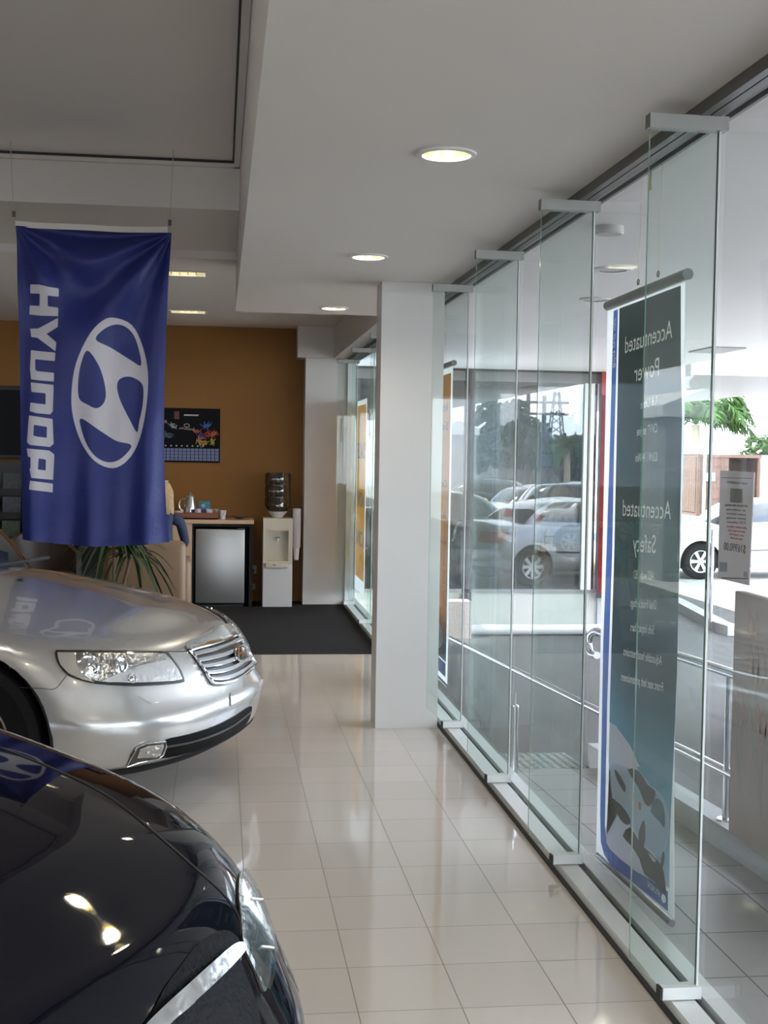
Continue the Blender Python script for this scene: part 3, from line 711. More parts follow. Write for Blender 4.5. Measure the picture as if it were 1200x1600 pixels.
lampglass = glass('black_car_lamp_cover', (.9, .92, .93), .16, edge=.9)
# grille: black mesh panel, surround and chrome bar
try:
    conform('grille', Z(spline([(560, 1150), (640, 1010), (700, 930), (760, 850), (830, 800), (880, 790), (920, 815), (935, 860), (930, 900), (970, 1000), (1000, 1090), (1010, 1150), (1010, 1300), (400, 1300)], 3), 0, 1140, 2.5), bc, mat('grille_mesh_black', (.004, .004, .005), .5, spec=.08, bump=.3, bs=90), bcar, .001, .004, 8., False)
    bar = conform('chrome_bar', Z(spline([(560, 1150), (700, 1020), (800, 930), (870, 870), (905, 855), (925, 865), (922, 890), (880, 940), (800, 1020), (700, 1110), (640, 1160), (500, 1300), (430, 1300)], 3), 0, 1140, 2.5), bc, mat('bar_chrome', (.42, .42, .41), .14, 1., bump=.25, bs=14), bcar, .010, .014, 5., False)
    hlb = Z(spline([(870, 590), (905, 620), (940, 680), (955, 700), (990, 760), (1030, 880), (1048, 950), (1040, 1000), (1025, 1030), (1000, 985), (960, 890), (940, 800), (930, 720), (900, 660)], 3), 0, 1140, 2.5)
    hb = conform('headlamp', Z(spline([(935, 560), (975, 620), (1010, 700), (1045, 800), (1055, 880), (1050, 950), (1035, 1010), (1020, 1025), (990, 950), (945, 850), (935, 740), (925, 640)], 3), 0, 1140, 2.5), bc, mat('lamp_grey', (.38, .36, .33), .18, .9, bump=.5, bs=30), bcar, .001, .005, 5., True)
    lb = conform('lens', Z(spline([(935, 560), (975, 620), (1010, 700), (1045, 800), (1055, 880), (1050, 950), (1035, 1010), (1020, 1025), (990, 950), (945, 850), (935, 740), (925, 640)], 3), 0, 1140, 2.5), bc, lampglass, bcar, .014, .003, 6., True)
    for a, b in zip(lb, hb): a.parent = b
    for q in (((975, 680), .012), ((1015, 865), .010)):
        p = Z([(q[0][0]-22, q[0][1]), (q[0][0]+22, q[0][1]+4)], 0, 1140, 2.5); seam('lamp_clip', p, bc, bcar, .0025, mat('clip_white', (.8, .8, .75), .4), .019, False, 3)
    conform('bumper_lamp', spline([(.60, .52), (.68, .54), (.78, .50), (.80, .42), (.70, .40), (.62, .44)], 3), local_caster(bbv, 'front_left'), lampglass, bcar, .001, .002, .02, True)
except Exception as ex: print('black car patch', ex)
seam('bonnet_seam', Z([(-20, 62), (200, 150), (420, 260), (600, 400), (760, 540), (870, 640), (930, 730), (940, 800)], 0, 1140, 2.5), bc, bcar, .0022, dark, .001)

# ------------------------------------------------------------------ blue flag hung from the ceiling
FLY = 6.98
flag = empty('hanging_flag', (-.68, FLY, 1.0), 0, 'blue flag with white oval emblem and sideways lettering, hanging over the silver car', 'flag')
def kf(p): return (p[0]/2.7575, 300+p[1]/2.7575)
letters = [[(132, 400), (257, 413), (254, 450), (205, 445), (206, 487), (253, 494), (253, 530), (128, 525), (128, 490), (176, 492), (178, 440), (130, 437)]]
def L1(P): return [(20+a/8.89, 430+b/8.89) for a, b in P]
def L2(P): return [(20+a/8.42, 590+b/8.42) for a, b in P]
SH = [(L1([(245, 132), (380, 142), (520, 175), (642, 187), (640, 303), (490, 290), (490, 435), (635, 455), (632, 572), (380, 560), (222, 540), (232, 418), (372, 428), (382, 262), (243, 252)]), 1),
      (L1([(632, 595), (628, 722), (468, 815), (610, 935), (598, 1060), (340, 868), (250, 855), (235, 738), (350, 738)]), 1),
      (L1([(250, 1040), (420, 1062), (596, 1078), (590, 1195), (312, 1168), (315, 1310), (340, 1335), (578, 1358), (574, 1478), (400, 1465), (258, 1448), (240, 1300)]), 1),
      (L2([(240, 65), (540, 98), (540, 200), (532, 440), (500, 485), (330, 470), (232, 445), (238, 330), (340, 345), (438, 355), (438, 208), (250, 190)]), 1),
      (L2([(222, 500), (528, 545), (538, 870), (490, 912), (230, 885), (195, 850)]), 1), (L2([(288, 622), (455, 648), (450, 792), (345, 780), (280, 765)]), -1),
      (L2([(190, 932), (480, 960), (545, 1010), (530, 1345), (250, 1318), (228, 1200), (240, 1190), (242, 1045), (205, 1040)]), 1), (L2([(345, 1062), (438, 1078), (435, 1222), (335, 1208)]), -1),
      (L2([(235, 1355), (528, 1395), (526, 1510), (220, 1470)]), 1)]
oc = [kf(p) for p in spline([(490, 542), (565, 570), (612, 660), (637, 780), (630, 930), (600, 1070), (550, 1155), (485, 1190), (410, 1160), (350, 1080), (315, 970), (310, 860), (330, 740), (385, 620), (440, 558)], 4)]
SH.append((oc, 1))
for hh in ([(415, 638), (445, 595), (490, 572), (532, 575), (568, 605), (592, 660), (607, 745), (560, 722), (480, 672)], [(378, 685), (350, 745), (338, 825), (342, 890), (375, 915), (415, 932), (445, 912), (456, 870), (445, 800), (420, 735)],
           [(503, 840), (515, 805), (555, 794), (598, 812), (617, 845), (614, 920), (600, 990), (590, 1035), (560, 985), (518, 900)], [(348, 975), (352, 1030), (375, 1090), (410, 1138), (455, 1163), (500, 1160), (540, 1132), (565, 1090), (500, 1072), (430, 1028)]):
    SH.append(([kf(p) for p in spline(hh, 4)], -1))
nu, nv = 150, 330
U, Vv = np.meshgrid(np.linspace(0, 1, nu), np.linspace(0, 1, nv))
PX = (25+(268-25)*U)*(1-Vv)+(35+(258-35)*U)*Vv; PX += -4*np.sin(PI*Vv)*(U-.15)*1.8
PX = np.where(U > .9, PX+(U-.9)*10*(Vv**8)*6, PX)
PY = (353+(363-353)*U)*(1-Vv)+(843+(848-843)*U)*Vv + Vv*8*np.sin(PI*U)
pts = np.stack([PX.ravel(), PY.ravel()], 1); D = np.full(len(pts), 1e3)
for poly, s_ in SH:
    d = sdf(pts, poly)
    D = np.minimum(D, d) if s_ > 0 else np.maximum(D, -d)
V = []
for i in range(nu*nv):
    u = U.ravel()[i]; v = Vv.ravel()[i]; p = aty(pts[i, 0], pts[i, 1], FLY)
    r1 = math.hypot(1-u, v*2.1); a1 = math.atan2(v*2.1, 1.001-u); r2 = math.hypot(u, v*2.1); a2 = math.atan2(v*2.1, u+.001)
    y = .020*math.sin(a1*11+.4)*math.exp(-r1*.9)*min(1, r1*3)+.016*math.sin(a2*9+1)*math.exp(-r2*.8)*min(1, r2*3)
    y += v**1.5*(.018*math.sin(u*17+1.2+v*1.5)+.010*math.sin(u*31+v*3))*(.4+.9*abs(u-.4))+.004*math.sin(u*8+v*26)*v
    y = y*1.7+.012*math.sin(v*7+u*5)*(1-v)+.03*(u-.5)
    V.append((p.x+.68, y, p.z-1.0))
Fc = [(j*nu+i, j*nu+i+1, (j+1)*nu+i+1, (j+1)*nu+i) for j in range(nv-1) for i in range(nu-1)]
fm = bpy.data.materials.new('flag_cloth'); fm.use_nodes = True; n = fm.node_tree; b = n.nodes['Principled BSDF']
at_ = n.nodes.new('ShaderNodeAttribute'); at_.attribute_name = 'print'; mr = n.nodes.new('ShaderNodeMapRange'); mr.inputs['From Min'].default_value = .45; mr.inputs['From Max'].default_value = -.45
mx = n.nodes.new('ShaderNodeMix'); mx.data_type = 'RGBA'; mx.inputs[6].default_value = (.011, .019, .130, 1); mx.inputs[7].default_value = (.50, .48, .50, 1)
n.links.new(at_.outputs['Fac'], mr.inputs['Value']); n.links.new(mr.outputs[0], mx.inputs[0]); n.links.new(mx.outputs[2], b.inputs['Base Color'])
b.inputs['Roughness'].default_value = .45; b.inputs['Specular IOR Level'].default_value = .3; b.inputs['Sheen Weight'].default_value = .1
wv = n.nodes.new('ShaderNodeTexNoise'); wv.inputs['Scale'].default_value = 25; bp = n.nodes.new('ShaderNodeBump'); bp.inputs['Strength'].default_value = .25; bp.inputs['Distance'].default_value = .01
tcx = n.nodes.new('ShaderNodeTexCoord'); n.links.new(tcx.outputs['Object'], wv.inputs['Vector']); n.links.new(wv.outputs['Fac'], bp.inputs['Height']); n.links.new(bp.outputs[0], b.inputs['Normal'])
fc = mk('cloth', V, Fc, fm, flag, True)
av = fc.data.attributes.new('print', 'FLOAT', 'POINT'); av.data.foreach_set('value', D.astype(np.float32))
# header tape, cords and clips
p0, p1 = aty(24, 350, FLY), aty(262, 360, FLY)
P = [Vector((p0.x+(p1.x-p0.x)*i/12+.68, .012*math.sin(i*.9), p0.z+(p1.z-p0.z)*i/12-1.0-.006*math.sin(i/12*PI))) for i in range(13)]
m = MB()
for i in range(12): m.prism([P[i]+Vector((0, -.006, -.014)), P[i+1]+Vector((0, -.006, -.014)), P[i+1]+Vector((0, -.006, .016)), P[i]+Vector((0, -.006, .016))], (0, 0, 0), (0, .008, 0))
m.build('header_tape', mat('off_white_tape', (.62, .60, .54), .6), flag)
for (x, y), xt in (((22, 346), (20, 228)), ((265, 360), (272, 240))):
    a = aty(x, y, FLY)-Vector((-.68, FLY, 1.0)); c = atz(xt[0], xt[1], ZH)-Vector((-.68, FLY, 1.0)); c.y = 0.12
    MB().tube([a, c], .0022, 6).build('cord', mat('cord_grey', (.5, .48, .45), .6), flag)
    q = a.lerp(c, .055); MB().box(q.x-.009, q.x+.009, q.y-.006, q.y+.006, q.z, q.z+.032, .003).build('clip', mat('brown_clip', (.10, .06, .04), .5), flag)

# ------------------------------------------------------------------ banners outside the glass
def bx(x, y, X=1.5): p = atx(x, y, X); return (p.y, p.z)
def flat(name, px, m, par, X, off, th=.0012, raw=False):
    Q = px if raw else [bx(x, y, X) for x, y in px]; o = par.location
    return mk(name, [(X+off-o.x, a-o.y, b-o.z) for a, b in Q], [tuple(range(len(Q)))], m, par)
def gradm(name, stops, ax=2):
    if name in MATS: return MATS[name]
    m = bpy.data.materials.new(name); m.use_nodes = True; n = m.node_tree; b = n.nodes['Principled BSDF']; t = n.nodes.new('ShaderNodeTexCoord'); s = n.nodes.new('ShaderNodeSeparateXYZ')
    r = n.nodes.new('ShaderNodeValToRGB'); lo, hi = stops[0][0], stops[-1][0]; mr = n.nodes.new('ShaderNodeMapRange'); mr.inputs['From Min'].default_value = lo; mr.inputs['From Max'].default_value = hi
    while len(r.color_ramp.elements) < len(stops): r.color_ramp.elements.new(.5)
    for e, (p, c) in zip(r.color_ramp.elements, stops): e.position = (p-lo)/(hi-lo); e.color = (*c, 1)
    nz = n.nodes.new('ShaderNodeTexNoise'); nz.inputs['Scale'].default_value = 2.; ad = n.nodes.new('ShaderNodeMath'); ad.operation = 'MULTIPLY_ADD'; ad.inputs[1].default_value = .12
    n.links.new(t.outputs['Object'], s.inputs[0]); n.links.new(t.outputs['Object'], nz.inputs['Vector']); n.links.new(nz.outputs['Fac'], ad.inputs[0]); n.links.new(s.outputs[ax], ad.inputs[2])
    n.links.new(ad.outputs[0], mr.inputs['Value']); n.links.new(mr.outputs[0], r.inputs['Fac']); n.links.new(r.outputs['Color'], b.inputs['Base Color']); b.inputs['Roughness'].default_value = .5
    MATS[name] = m; return m
vinyl = mat('white_vinyl', (.86, .87, .90), .45)
bblue = mat('banner_blue', (.055, .12, .34), .45)
pole_m = mat('banner_pole', (.16, .165, .16), .3, .6)
ban = empty('hanging_banner', (1.5, 4.47, .02), 0, 'dark green banner with reversed lettering and a car picture, hung outside the glass', 'banner')
nb = 16; V = []; Fc = []
for i in range(nb+1):
    v = i/nb; wob = .006*math.sin(v*9)
    for a, b_ in ((949+(931-949)*v, 485+(1332-485)*v), (1069+(1050-1069)*v+3*math.sin(v*7), 441+(1436-441)*v)):
        q = bx(a, b_); V.append((.004, q[0]-4.47, q[1]-.02)); V.append((.001, q[0]-4.47, q[1]-.02))
for i in range(nb): a = 4*i; Fc += [(a, a+2, a+6, a+4), (a+1, a+5, a+7, a+3), (a, a+4, a+5, a+1), (a+2, a+3, a+7, a+6)]
mk('sheet', V, Fc, vinyl, ban)
t0, t1 = bx(950, 478), bx(1075, 428); MB().tube([(0, t0[0]-4.47, t0[1]-.02), (0, t1[0]-4.47, t1[1]-.02)], .019, 16).build('top_pole', pole_m, ban, True)
t0, t1 = bx(933, 1336), bx(1048, 1443); MB().tube([(.004, t0[0]-4.47, t0[1]-.02), (.004, t1[0]-4.47, t1[1]-.02)], .012, 16).build('bottom_pole', pole_m, ban, True)
for x, y in ((997, 452), (1028, 440)):
    q = bx(x, y); m = MB(); P = [(0, q[0]-4.47+.010*math.cos(a*PI/5), q[1]+.006+.010*math.sin(a*PI/5)) for a in range(11)]; m.tube(P, .0022, 6); m.build('ring', dark, ban, True)
    MB().tube([(0, q[0]-4.47, q[1]+.01), (0, q[0]-4.47-.02, 2.58)], .0012, 5).build('cord', mat('yellow_cord', (.75, .68, .45), .6), ban)
q = bx(1018, 275); MB().box(-.004, .0, q[0]-4.47-.006, q[0]-4.47+.006, q[1]-.07, q[1]+.03).build('tape_strip', mat('old_tape', (.45, .33, .16), .6), ban)
art = gradm('banner_artwork', [(.05, (.55, .62, .78)), (.30, (.30, .52, .62)), (.50, (.13, .36, .46)), (.72, (.05, .15, .19)), (.90, (.026, .052, .050)), (2.25, (.026, .048, .045))])
flat('artwork', [(968, 482), (1064, 446), (1064, 560), (1066, 650), (1062, 860), (1058, 1050), (1052, 1200), (1047, 1300), (1046, 1388), (1030, 1378), (1000, 1356), (975, 1338), (958, 1325), (951, 1310), (950, 1290), (953, 1100), (960, 860)], art, ban, 1.5, -.0005)
flat('stripe', [(959, 486), (966, 483), (960, 700), (957, 860), (949, 1100), (945.5, 1290), (948, 1312), (957, 1330), (975, 1343), (1000, 1361), (1030, 1384), (1044, 1393), (1044, 1424), (1020, 1404), (980, 1372), (955, 1352), (944, 1335), (939, 1315), (938, 1270), (943, 1000), (948, 860), (953, 700)], bblue, ban, 1.5, -.0008)
def ZP(P): return [(920+a/5, 1140+b/5) for a, b in P]
flat('picture_road', ZP(spline([(165, 60), (230, 100), (300, 200), (400, 330), (300, 330), (200, 330), (150, 700), (140, 830), (165, 930), (360, 1100), (540, 1200), (600, 1260), (500, 900), (400, 700), (200, 350), (165, 300)], 2)), mat('print_lavender', (.80, .80, .95), .5), ban, 1.5, -.0017)
flat('picture_road', ZP([(165, -60), (215, -30), (330, 130), (400, 290), (320, 300), (230, 180), (165, 60)]), mat('print_lavender', (.5, .5, .62), .5), ban, 1.5, -.0018)
flat('picture_shadow', ZP(spline([(270, 830), (330, 900), (400, 1010), (440, 1130), (520, 1190), (605, 1290), (600, 1180), (575, 1060), (470, 950), (400, 880), (330, 760)], 2)), mat('print_shadow', (.03, .033, .036), .6, spec=.1), ban, 1.5, -.0026)
flat('picture_car', ZP(spline([(178, 275), (240, 270), (310, 300), (400, 320), (480, 430), (560, 490), (605, 570), (635, 680), (632, 850), (600, 960), (575, 1000), (500, 950), (440, 890), (410, 850), (380, 800), (325, 745), (280, 735), (230, 640), (195, 560), (178, 420)], 2)), mat('print_pale_blue', (.50, .64, .82), .45), ban, 1.5, -.0035)
def pic(pts, nm='picture_detail', c='print_dark', col=(.02, .03, .04), k=2): flat(nm, ZP(spline(pts, k)), mat(c, col, .6, spec=.15), ban, 1.5, -.0045)
pic([(310, 312), (400, 322), (470, 430), (530, 480), (515, 560), (478, 600), (440, 560), (390, 440)])
pic([(208, 310), (245, 345), (275, 400), (298, 450), (290, 492), (255, 440), (225, 380)])
pic([(192, 540), (225, 560), (270, 600), (320, 670), (335, 730), (290, 738), (230, 660)])
pic([(400, 800), (430, 715), (448, 730), (450, 850), (430, 960), (405, 960), (398, 880)])
pic([(578, 980), (595, 950), (603, 1000), (590, 1070), (572, 1090)])
pic([(492, 640), (515, 560), (550, 538), (590, 590), (605, 690), (600, 770), (560, 715)], c='print_window', col=(.12, .22, .30))
pic([(320, 510), (350, 500), (385, 535), (405, 590), (380, 630), (345, 600)], c='print_lamp', col=(.62, .66, .72))
pic([(398, 560), (418, 580), (415, 630), (400, 615)], c='print_red', col=(.45, .10, .08))
pic([(470, 960), (520, 1000), (535, 1030), (510, 1030)], c='print_lamp', col=(.62, .66, .72))
txtw = mat('print_white', (.95, .96, .97), .5)
tn = (-1, 0, 0)
def btext(s, l, r, cap, X=1.5, par=ban, m=txtw, nm='lettering', drop=.5):
    a = bx(*l); b_ = bx(*r); o = par.location
    za = a[1]-cap*drop; zb = b_[1]-cap*drop
    return text(nm, s, m, par, (X-.0022-o.x, b_[0]-o.y, zb-o.z), (X-.0022-o.x, a[0]-o.y, za-o.z), (0, 0, 1), tn, cap, 0)
for s, l, r, c in (('Accentuated', (977.7, 539), (1051.5, 513), .062), ('Power', (992, 583), (1030.7, 572), .064), ('1.6 Litre', (1002, 632), (1027, 625), .032), ('CVVT engine', (996, 674), (1028, 668), .032), ('82kW / 146Nm', (994, 715), (1028, 713), .032),
                   ('Accentuated', (974, 793), (1049.5, 797), .062), ('Safety', (990, 848), (1025.5, 850), .064), ('ABS with EBD', (991, 897), (1022.5, 899), .032), ('Dual front airbags', (986, 941), (1026, 945), .032), ('Side impact bars', (986, 979), (1023, 984), .032),
                   ('Adjustable head restraints', (975, 1017), (1035, 1032), .032), ('Front seat belt pretensioners', (971.6, 1056.5), (1037, 1073.6), .032)):
    btext(s, l, r, c)
a, b_ = bx(962.6, 498), bx(961.3, 574)
text('slogan', 'Drive your way', txtw, ban, (-.003, a[0]-4.47+.012, b_[1]-.02), (-.003, a[0]-4.47+.012, a[1]-.02), (0, -1, 0), tn, .022, .0015)
btext('HYUNDAI', (1013, 1381), (1032, 1397), .022, nm='logo_lettering')
q = bx(1038.5, 1404); m = MB()
for k in range(20):
    pass
P = [(-.004, q[0]-4.47+.017*math.cos(a*PI/10), q[1]-.02+.012*math.sin(a*PI/10)) for a in range(21)]
m.tube(P, .002, 5); m.box(-.006, -.003, q[0]-4.478, q[0]-4.474, q[1]-.028, q[1]-.012).box(-.006, -.003, q[0]-4.466, q[0]-4.462, q[1]-.028, q[1]-.012).box(-.006, -.003, q[0]-4.476, q[0]-4.464, q[1]-.022, q[1]-.018); m.build('logo_badge', txtw, ban)

def side_banner(y0, y1, z0, z1, base, label, X=1.5, words=(), top=True, wm=None):
    r = empty('hanging_banner', (X, y0, z0), 0, label, 'banner')
    MB().box(-.003, 0, 0, y1-y0, .02, z1-z0).build('sheet', vinyl, r)
    MB().box(-.005, -.0032, .05, y1-y0-.05, .16, z1-z0-.05).build('artwork', base, r)
    if top:
        MB().tube([(0, -.03, z1-z0+.01), (0, y1-y0+.03, z1-z0+.01)], .019, 14).build('top_pole', pole_m, r, True)
        MB().tube([(0, -.02, .01), (0, y1-y0+.02, .01)], .012, 14).build('bottom_pole', pole_m, r, True)
        for t in (.35, .65): MB().tube([(0, (y1-y0)*t, z1-z0+.02), (0, (y1-y0)*t, 2.6-z0)], .0012, 5).build('cord', mat('yellow_cord'), r)
    for s, f, h in words: text('lettering', s, wm or mat('print_brown', (.12, .07, .03), .5), r, (-.006, .12, (z1-z0)*f), (-.006, y1-y0-.12, (z1-z0)*f), (0, 0, 1), tn, h, .0012)
    return r
ob = gradm('orange_artwork', [(.1, (.03, .04, .06)), (.30, (.05, .05, .06)), (.42, (.35, .18, .05)), (.55, (.62, .36, .12)), (2.1, (.62, .38, .13))])
b2 = side_banner(8.30, 9.14, .05, 2.17, ob, 'orange and white banner seen nearly edge on, outside the glass beside the white column', words=(('Accentuated', .86, .06), ('Style', .80, .06), ('Comfort', .62, .05), ('Alloy wheels', .52, .03), ('Leather', .44, .03)))
MB().box(-.007, -.0052, .05, .79, .06, .15).build('blue_band', bblue, b2)
o = MB(); o.ball((-.006, .42, .30), .16, 8, (.02, 1.6, .6)); o.build('picture_car', mat('print_grey', (.3, .32, .34), .4), b2, True)
side_banner(12.45, 13.32, .16, 2.12, mat('yellow_vinyl', (.72, .47, .06), .5), 'yellow banner with dark reversed lettering on the rear shopfront', X=1.41, words=(('SALE', .70, .16), ('NOW', .45, .16), ('ON', .25, .16)), top=False, wm=mat('print_black', (.03, .03, .03), .5))
o = box('paper_notice', 1.375, 1.377, 11.05, 11.26, 1.72, 1.98, mat('paper', (.8, .8, .78), .6)); tag(o, 'small white paper square stuck high on the rear shopfront glass', 'notice')

# red banner by the corner window
r = empty('red_banner', (4.3, 14.9, -.1), 0, 'red vertical banner with a dark foot, partly behind the green banner', 'banner')
X0 = aty(936.5, 800, 14.9).x-4.3
MB().box(X0, X0+.36, -.01, .01, .05, 2.42).build('sheet', mat('red_vinyl', (.42, .02, .025), .45), r); MB().box(X0-.01, X0+.37, -.015, .015, 0, .05).build('foot_bar', dark, r); MB().box(X0-.01, X0+.37, -.015, .015, 2.42, 2.70).build('hanging_rod', mat('pole_red', (.3, .02, .02), .5), r)

# price sheet taped to the glass
ps = empty('price_sheet', (1.378, 3.42, 1.2), 0, 'white printed price sheet taped inside the glass at the right edge', 'price sheet')
def pq(x, y): p = atx(x, y, 1.380); return (p.y, p.z)
c = [pq(1128, 735), pq(1181, 738), pq(1173, 915), pq(1124, 903)]
MB().prism([(0, a-3.42, b-1.2) for a, b in c], (0, 0, 0), (-.003, 0, 0)).build('paper', mat('sheet_paper', (.62, .58, .60), .5), ps)
def pst(s, x0, y0, x1, y1, cap, col='sheet_ink', rgb=(.16, .15, .16)): a, b = pq(x0, y0), pq(x1, y1); text('lettering', s, mat(col, rgb, .6), ps, (-.0032, b[0]-3.42, b[1]-1.2-cap/2), (-.0032, a[0]-3.42, a[1]-1.2-cap/2), (0, 0, 1), tn, cap, .0006)
pst('FULLY EQUIPPED', 1139, 753, 1170, 756, .006); 
for k, s in enumerate(('AUTOMATIC AND MANUAL', 'air conditioning', 'power windows', 'power steering', 'CD player')): pst(s, 1135+(k > 0)*3, 789+k*6.5, 1171-(k > 0)*3, 791+k*6.5, .0055)
for k in range(4): pst(('plus dealer delivery', 'and on road costs', 'see staff for', 'full details')[k], 1138+k*2, 822+k*6, 1169-k*2, 825+k*6, .005, 'sheet_ink_red', (.45, .10, .12))
pst('$16990.00', 1134, 853, 1168, 858, .022)
def psq(nm, x0, y0, x1, y1, m): c = [pq(x0, y0), pq(x1, y0+1), pq(x1, y1+1), pq(x0, y1)]; MB().prism([(-.0032, a-3.42, b-1.2) for a, b in c], (0, 0, 0), (-.0006, 0, 0)).build(nm, m, ps)
psq('photo_print', 1144, 763, 1163, 785, mat('print_photo', (.22, .21, .21), .5, var=.6, vs=60)); psq('stamp_print', 1127, 878, 1139, 893, mat('print_photo2', (.30, .31, .38), .5)); psq('stamp_print', 1165, 893, 1171, 901, mat('print_photo2'))
psq('ruled_border', 1131, 746, 1178, 747, mat('sheet_ink')); psq('ruled_border', 1130, 906-4, 1172, 908-4, mat('sheet_ink'))

# patterned board standing on the kerb
bd = empty('display_board', (2.04, 4.4, gz(4.4)+.10), 0, 'tall beige display board with faint tulip pattern, cut by the right edge', 'board')
V0 = bx(1156, 923, 2.04)
MB().box(-.02, .02, V0[0]-4.4-1.1, V0[0]-4.4, 0, V0[1]-gz(4.4)-.10, .004).build('panel', mat('beige_panel', (.46, .39, .34), .7, var=.08, vs=8), bd)
m = MB()
for k, (yy, zz, sc_) in enumerate(((.22, .62, 1), (.10, .45, .8), (.30, .42, .9), (.42, .66, 1), (.16, .80, .7))):
    y0 = V0[0]-4.4-yy
    for s_ in (-1, 0, 1):
        P = spline([(0, .0), (.035*sc_+.02*s_, .06*sc_), (.012*s_*2, .16*sc_), (-.035*sc_+.02*s_, .06*sc_)], 4); m.prism([(-.0205, y0+p[0]+.03*s_, zz+p[1]) for p in P], (0, 0, 0), (-.0008, 0, 0))
m.build('tulip_print', mat('faded_print', (.45, .345, .275), .7), bd)
m = MB()
for yy, zz in ((.22, .62), (.10, .45), (.30, .42), (.42, .66)):
    y0 = V0[0]-4.4-yy; m.prism([(-.0207, y0-.006, zz-.28), (-.0207, y0+.006, zz-.28), (-.0207, y0+.004, zz), (-.0207, y0-.004, zz)], (0, 0, 0), (-.0008, 0, 0))
    P = spline([(0, -.25), (.05, -.12), (.075, 0), (.03, -.1)], 4); m.prism([(-.0207, y0+p[0], zz+p[1]) for p in P], (0, 0, 0), (-.0008, 0, 0))
m.build('leaf_print', mat('faded_leaf', (.41, .39, .29), .7), bd)
# handrail
hr = empty('handrail', (2.12, 4.9, gz(4.9)+.1), 0, 'stainless two-rail handrail on the footpath kerb, ending in a curled grip', 'handrail')
def rp_(x, y, X=2.12): p = atx(x, y, X); return Vector((0, p.y-4.9, p.z-gz(4.9)-.1))
tr = [rp_(1152, 1055), rp_(1069, 1028), rp_(945, 990), rp_(932, 986), rp_(923, 992), rp_(920, 1005), rp_(923, 1020), rp_(933, 1024)]
d_ = (tr[0]-tr[1]).normalized(); tr = [tr[0]+d_*3.2]+tr; tr = [Vector(p) for p in spline([t[:] for t in tr], 6, False)]
MB().tube(tr, .021, 16).build('top_rail', steel, hr, True)
mr_ = [rp_(703, 997), rp_(939, 1113), rp_(1069, 1173), rp_(1143, 1210)]; d_ = (mr_[-1]-mr_[-2]).normalized(); mr_.append(mr_[-1]+d_*3.2)
MB().tube(mr_, .021, 16).build('lower_rail', steel, hr, True)
pb = rp_(1135, 1287)
for dy in (0, -1.5, -3.0): 
    g = gz(4.9+pb.y+dy)-gz(4.9)
    MB().tube([(0, pb.y+dy, 0+g+.0), (0, pb.y+dy, tr[0].z*0+rp_(1150, 1056).z-.01)], .019, 14).build('post', steel, hr, True)
    MB().lathe([(0, .008), (.04, .008), (.045, .0), (0, 0)], (0, pb.y+dy, g), 20).build('base_flange', steel, hr, True)
# the short post near the glass
p = atg(817, 1232); pz = aty(817, 1085, p.y).z
b_ = empty('steel_post', (1.475, p.y, gz(p.y)), 0, 'short round steel post just outside the glass, left of the second fin', 'post')
MB().tube([(0, 0, 0), (0, 0, pz-gz(p.y)-.06)], .022, 16).build('tube', steel, b_, True); MB().lathe([(0, .07), (.007, .07), (.007, .012), (.015, .008), (.022, 0), (0, 0)], (0, 0, pz-gz(p.y)-.06), 16).build('pin', chrome, b_, True)

for k_ in ('white_vinyl', 'banner_blue', 'banner_artwork', 'orange_artwork', 'yellow_vinyl', 'red_vinyl', 'sheet_paper', 'paper', 'print_lavender', 'print_pale_blue', 'print_lamp', 'print_window', 'beige_panel'): see_light(MATS[k_], .25 if k_ in ('beige_panel', 'sheet_paper', 'paper') else .3 if k_.startswith('print') else .8)
# ------------------------------------------------------------------ recessed lights
tubem = mat('lit_lamp_tube', (1, .95, .8), .5, emis=(1., .90, .62), es=9.)
gold = mat('lamp_cup', (.80, .72, .45), .2, 1.)
def lamp_light(par, x, y, z, pw, r=.05, ang=150, col=(1., .93, .80)):
    l = bpy.data.lights.new('lamp', 'SPOT'); l.energy = pw; l.spot_size = math.radians(ang); l.spot_blend = .6; l.shadow_soft_size = r; l.color = col
    o = bpy.data.objects.new('lamp_bulb', l); COL.objects.link(o); o.parent = par; o.location = (0, 0, .01); return o
DLAB = ['nearest round downlight in the soffit', 'second round downlight, above the left of the column', 'farthest round downlight, at the end of the low soffit', 'round downlight almost overhead', 'round downlight behind the photographer']
def downlight(x, y, z, lab, grp='round downlights in the soffit', on=1):
    r = empty('downlight', (x, y, z), 0, lab, 'downlight', grp)
    MB().lathe([(.078, .004), (.098, 0), (.098, -.006), (.080, -.008), (.076, 0)], n=40).build('trim_ring', mat('ring_white', (.7, .7, .7), .4), r, True)
    MB().lathe([(.078, 0), (.070, .05), (.045, .10), (0, .11)], n=40).build('reflector_cup', gold, r, True)
    for s in (-1, 1): MB().tube([(-.045, s*.018, .045), (.045, s*.018, .045)], .011, 10).build('lamp_tube', tubem, r, True)
    lamp_light(r, x, y, z, DOWNLIGHT_W*on)
for (x, y), lb in zip(DL, DLAB): downlight(x, y, ZC, lb)
def trough(x, y, lab):
    r = empty('ceiling_light', (x, y, ZF), 0, lab, 'ceiling light', 'rectangular lights over the carpeted corner')
    MB().box(-.18, .18, -.13, -.108, -.008, .006).box(-.18, .18, .108, .13, -.008, .006).box(-.18, -.158, -.108, .108, -.008, .006).box(.158, .18, -.108, .108, -.008, .006).build('frame', mat('ring_white'), r)
    box('reflector', -.155, .155, -.105, .105, .060, .066, gold, r)
    for s in (-1, 1): MB().tube([(-.12, s*.04, .035), (.12, s*.04, .035)], .013, 10).build('lamp_tube', mat('dim_lamp_tube', (1, .95, .8), .5, emis=(1., .88, .50), es=1.6), r, True)
    for k in range(4): box('louvre', -.09+k*.06-.003, -.09+k*.06+.003, -.105, .105, 0., .02, gold, r)
    lamp_light(r, x, y, ZF, DOWNLIGHT_W*1.3)
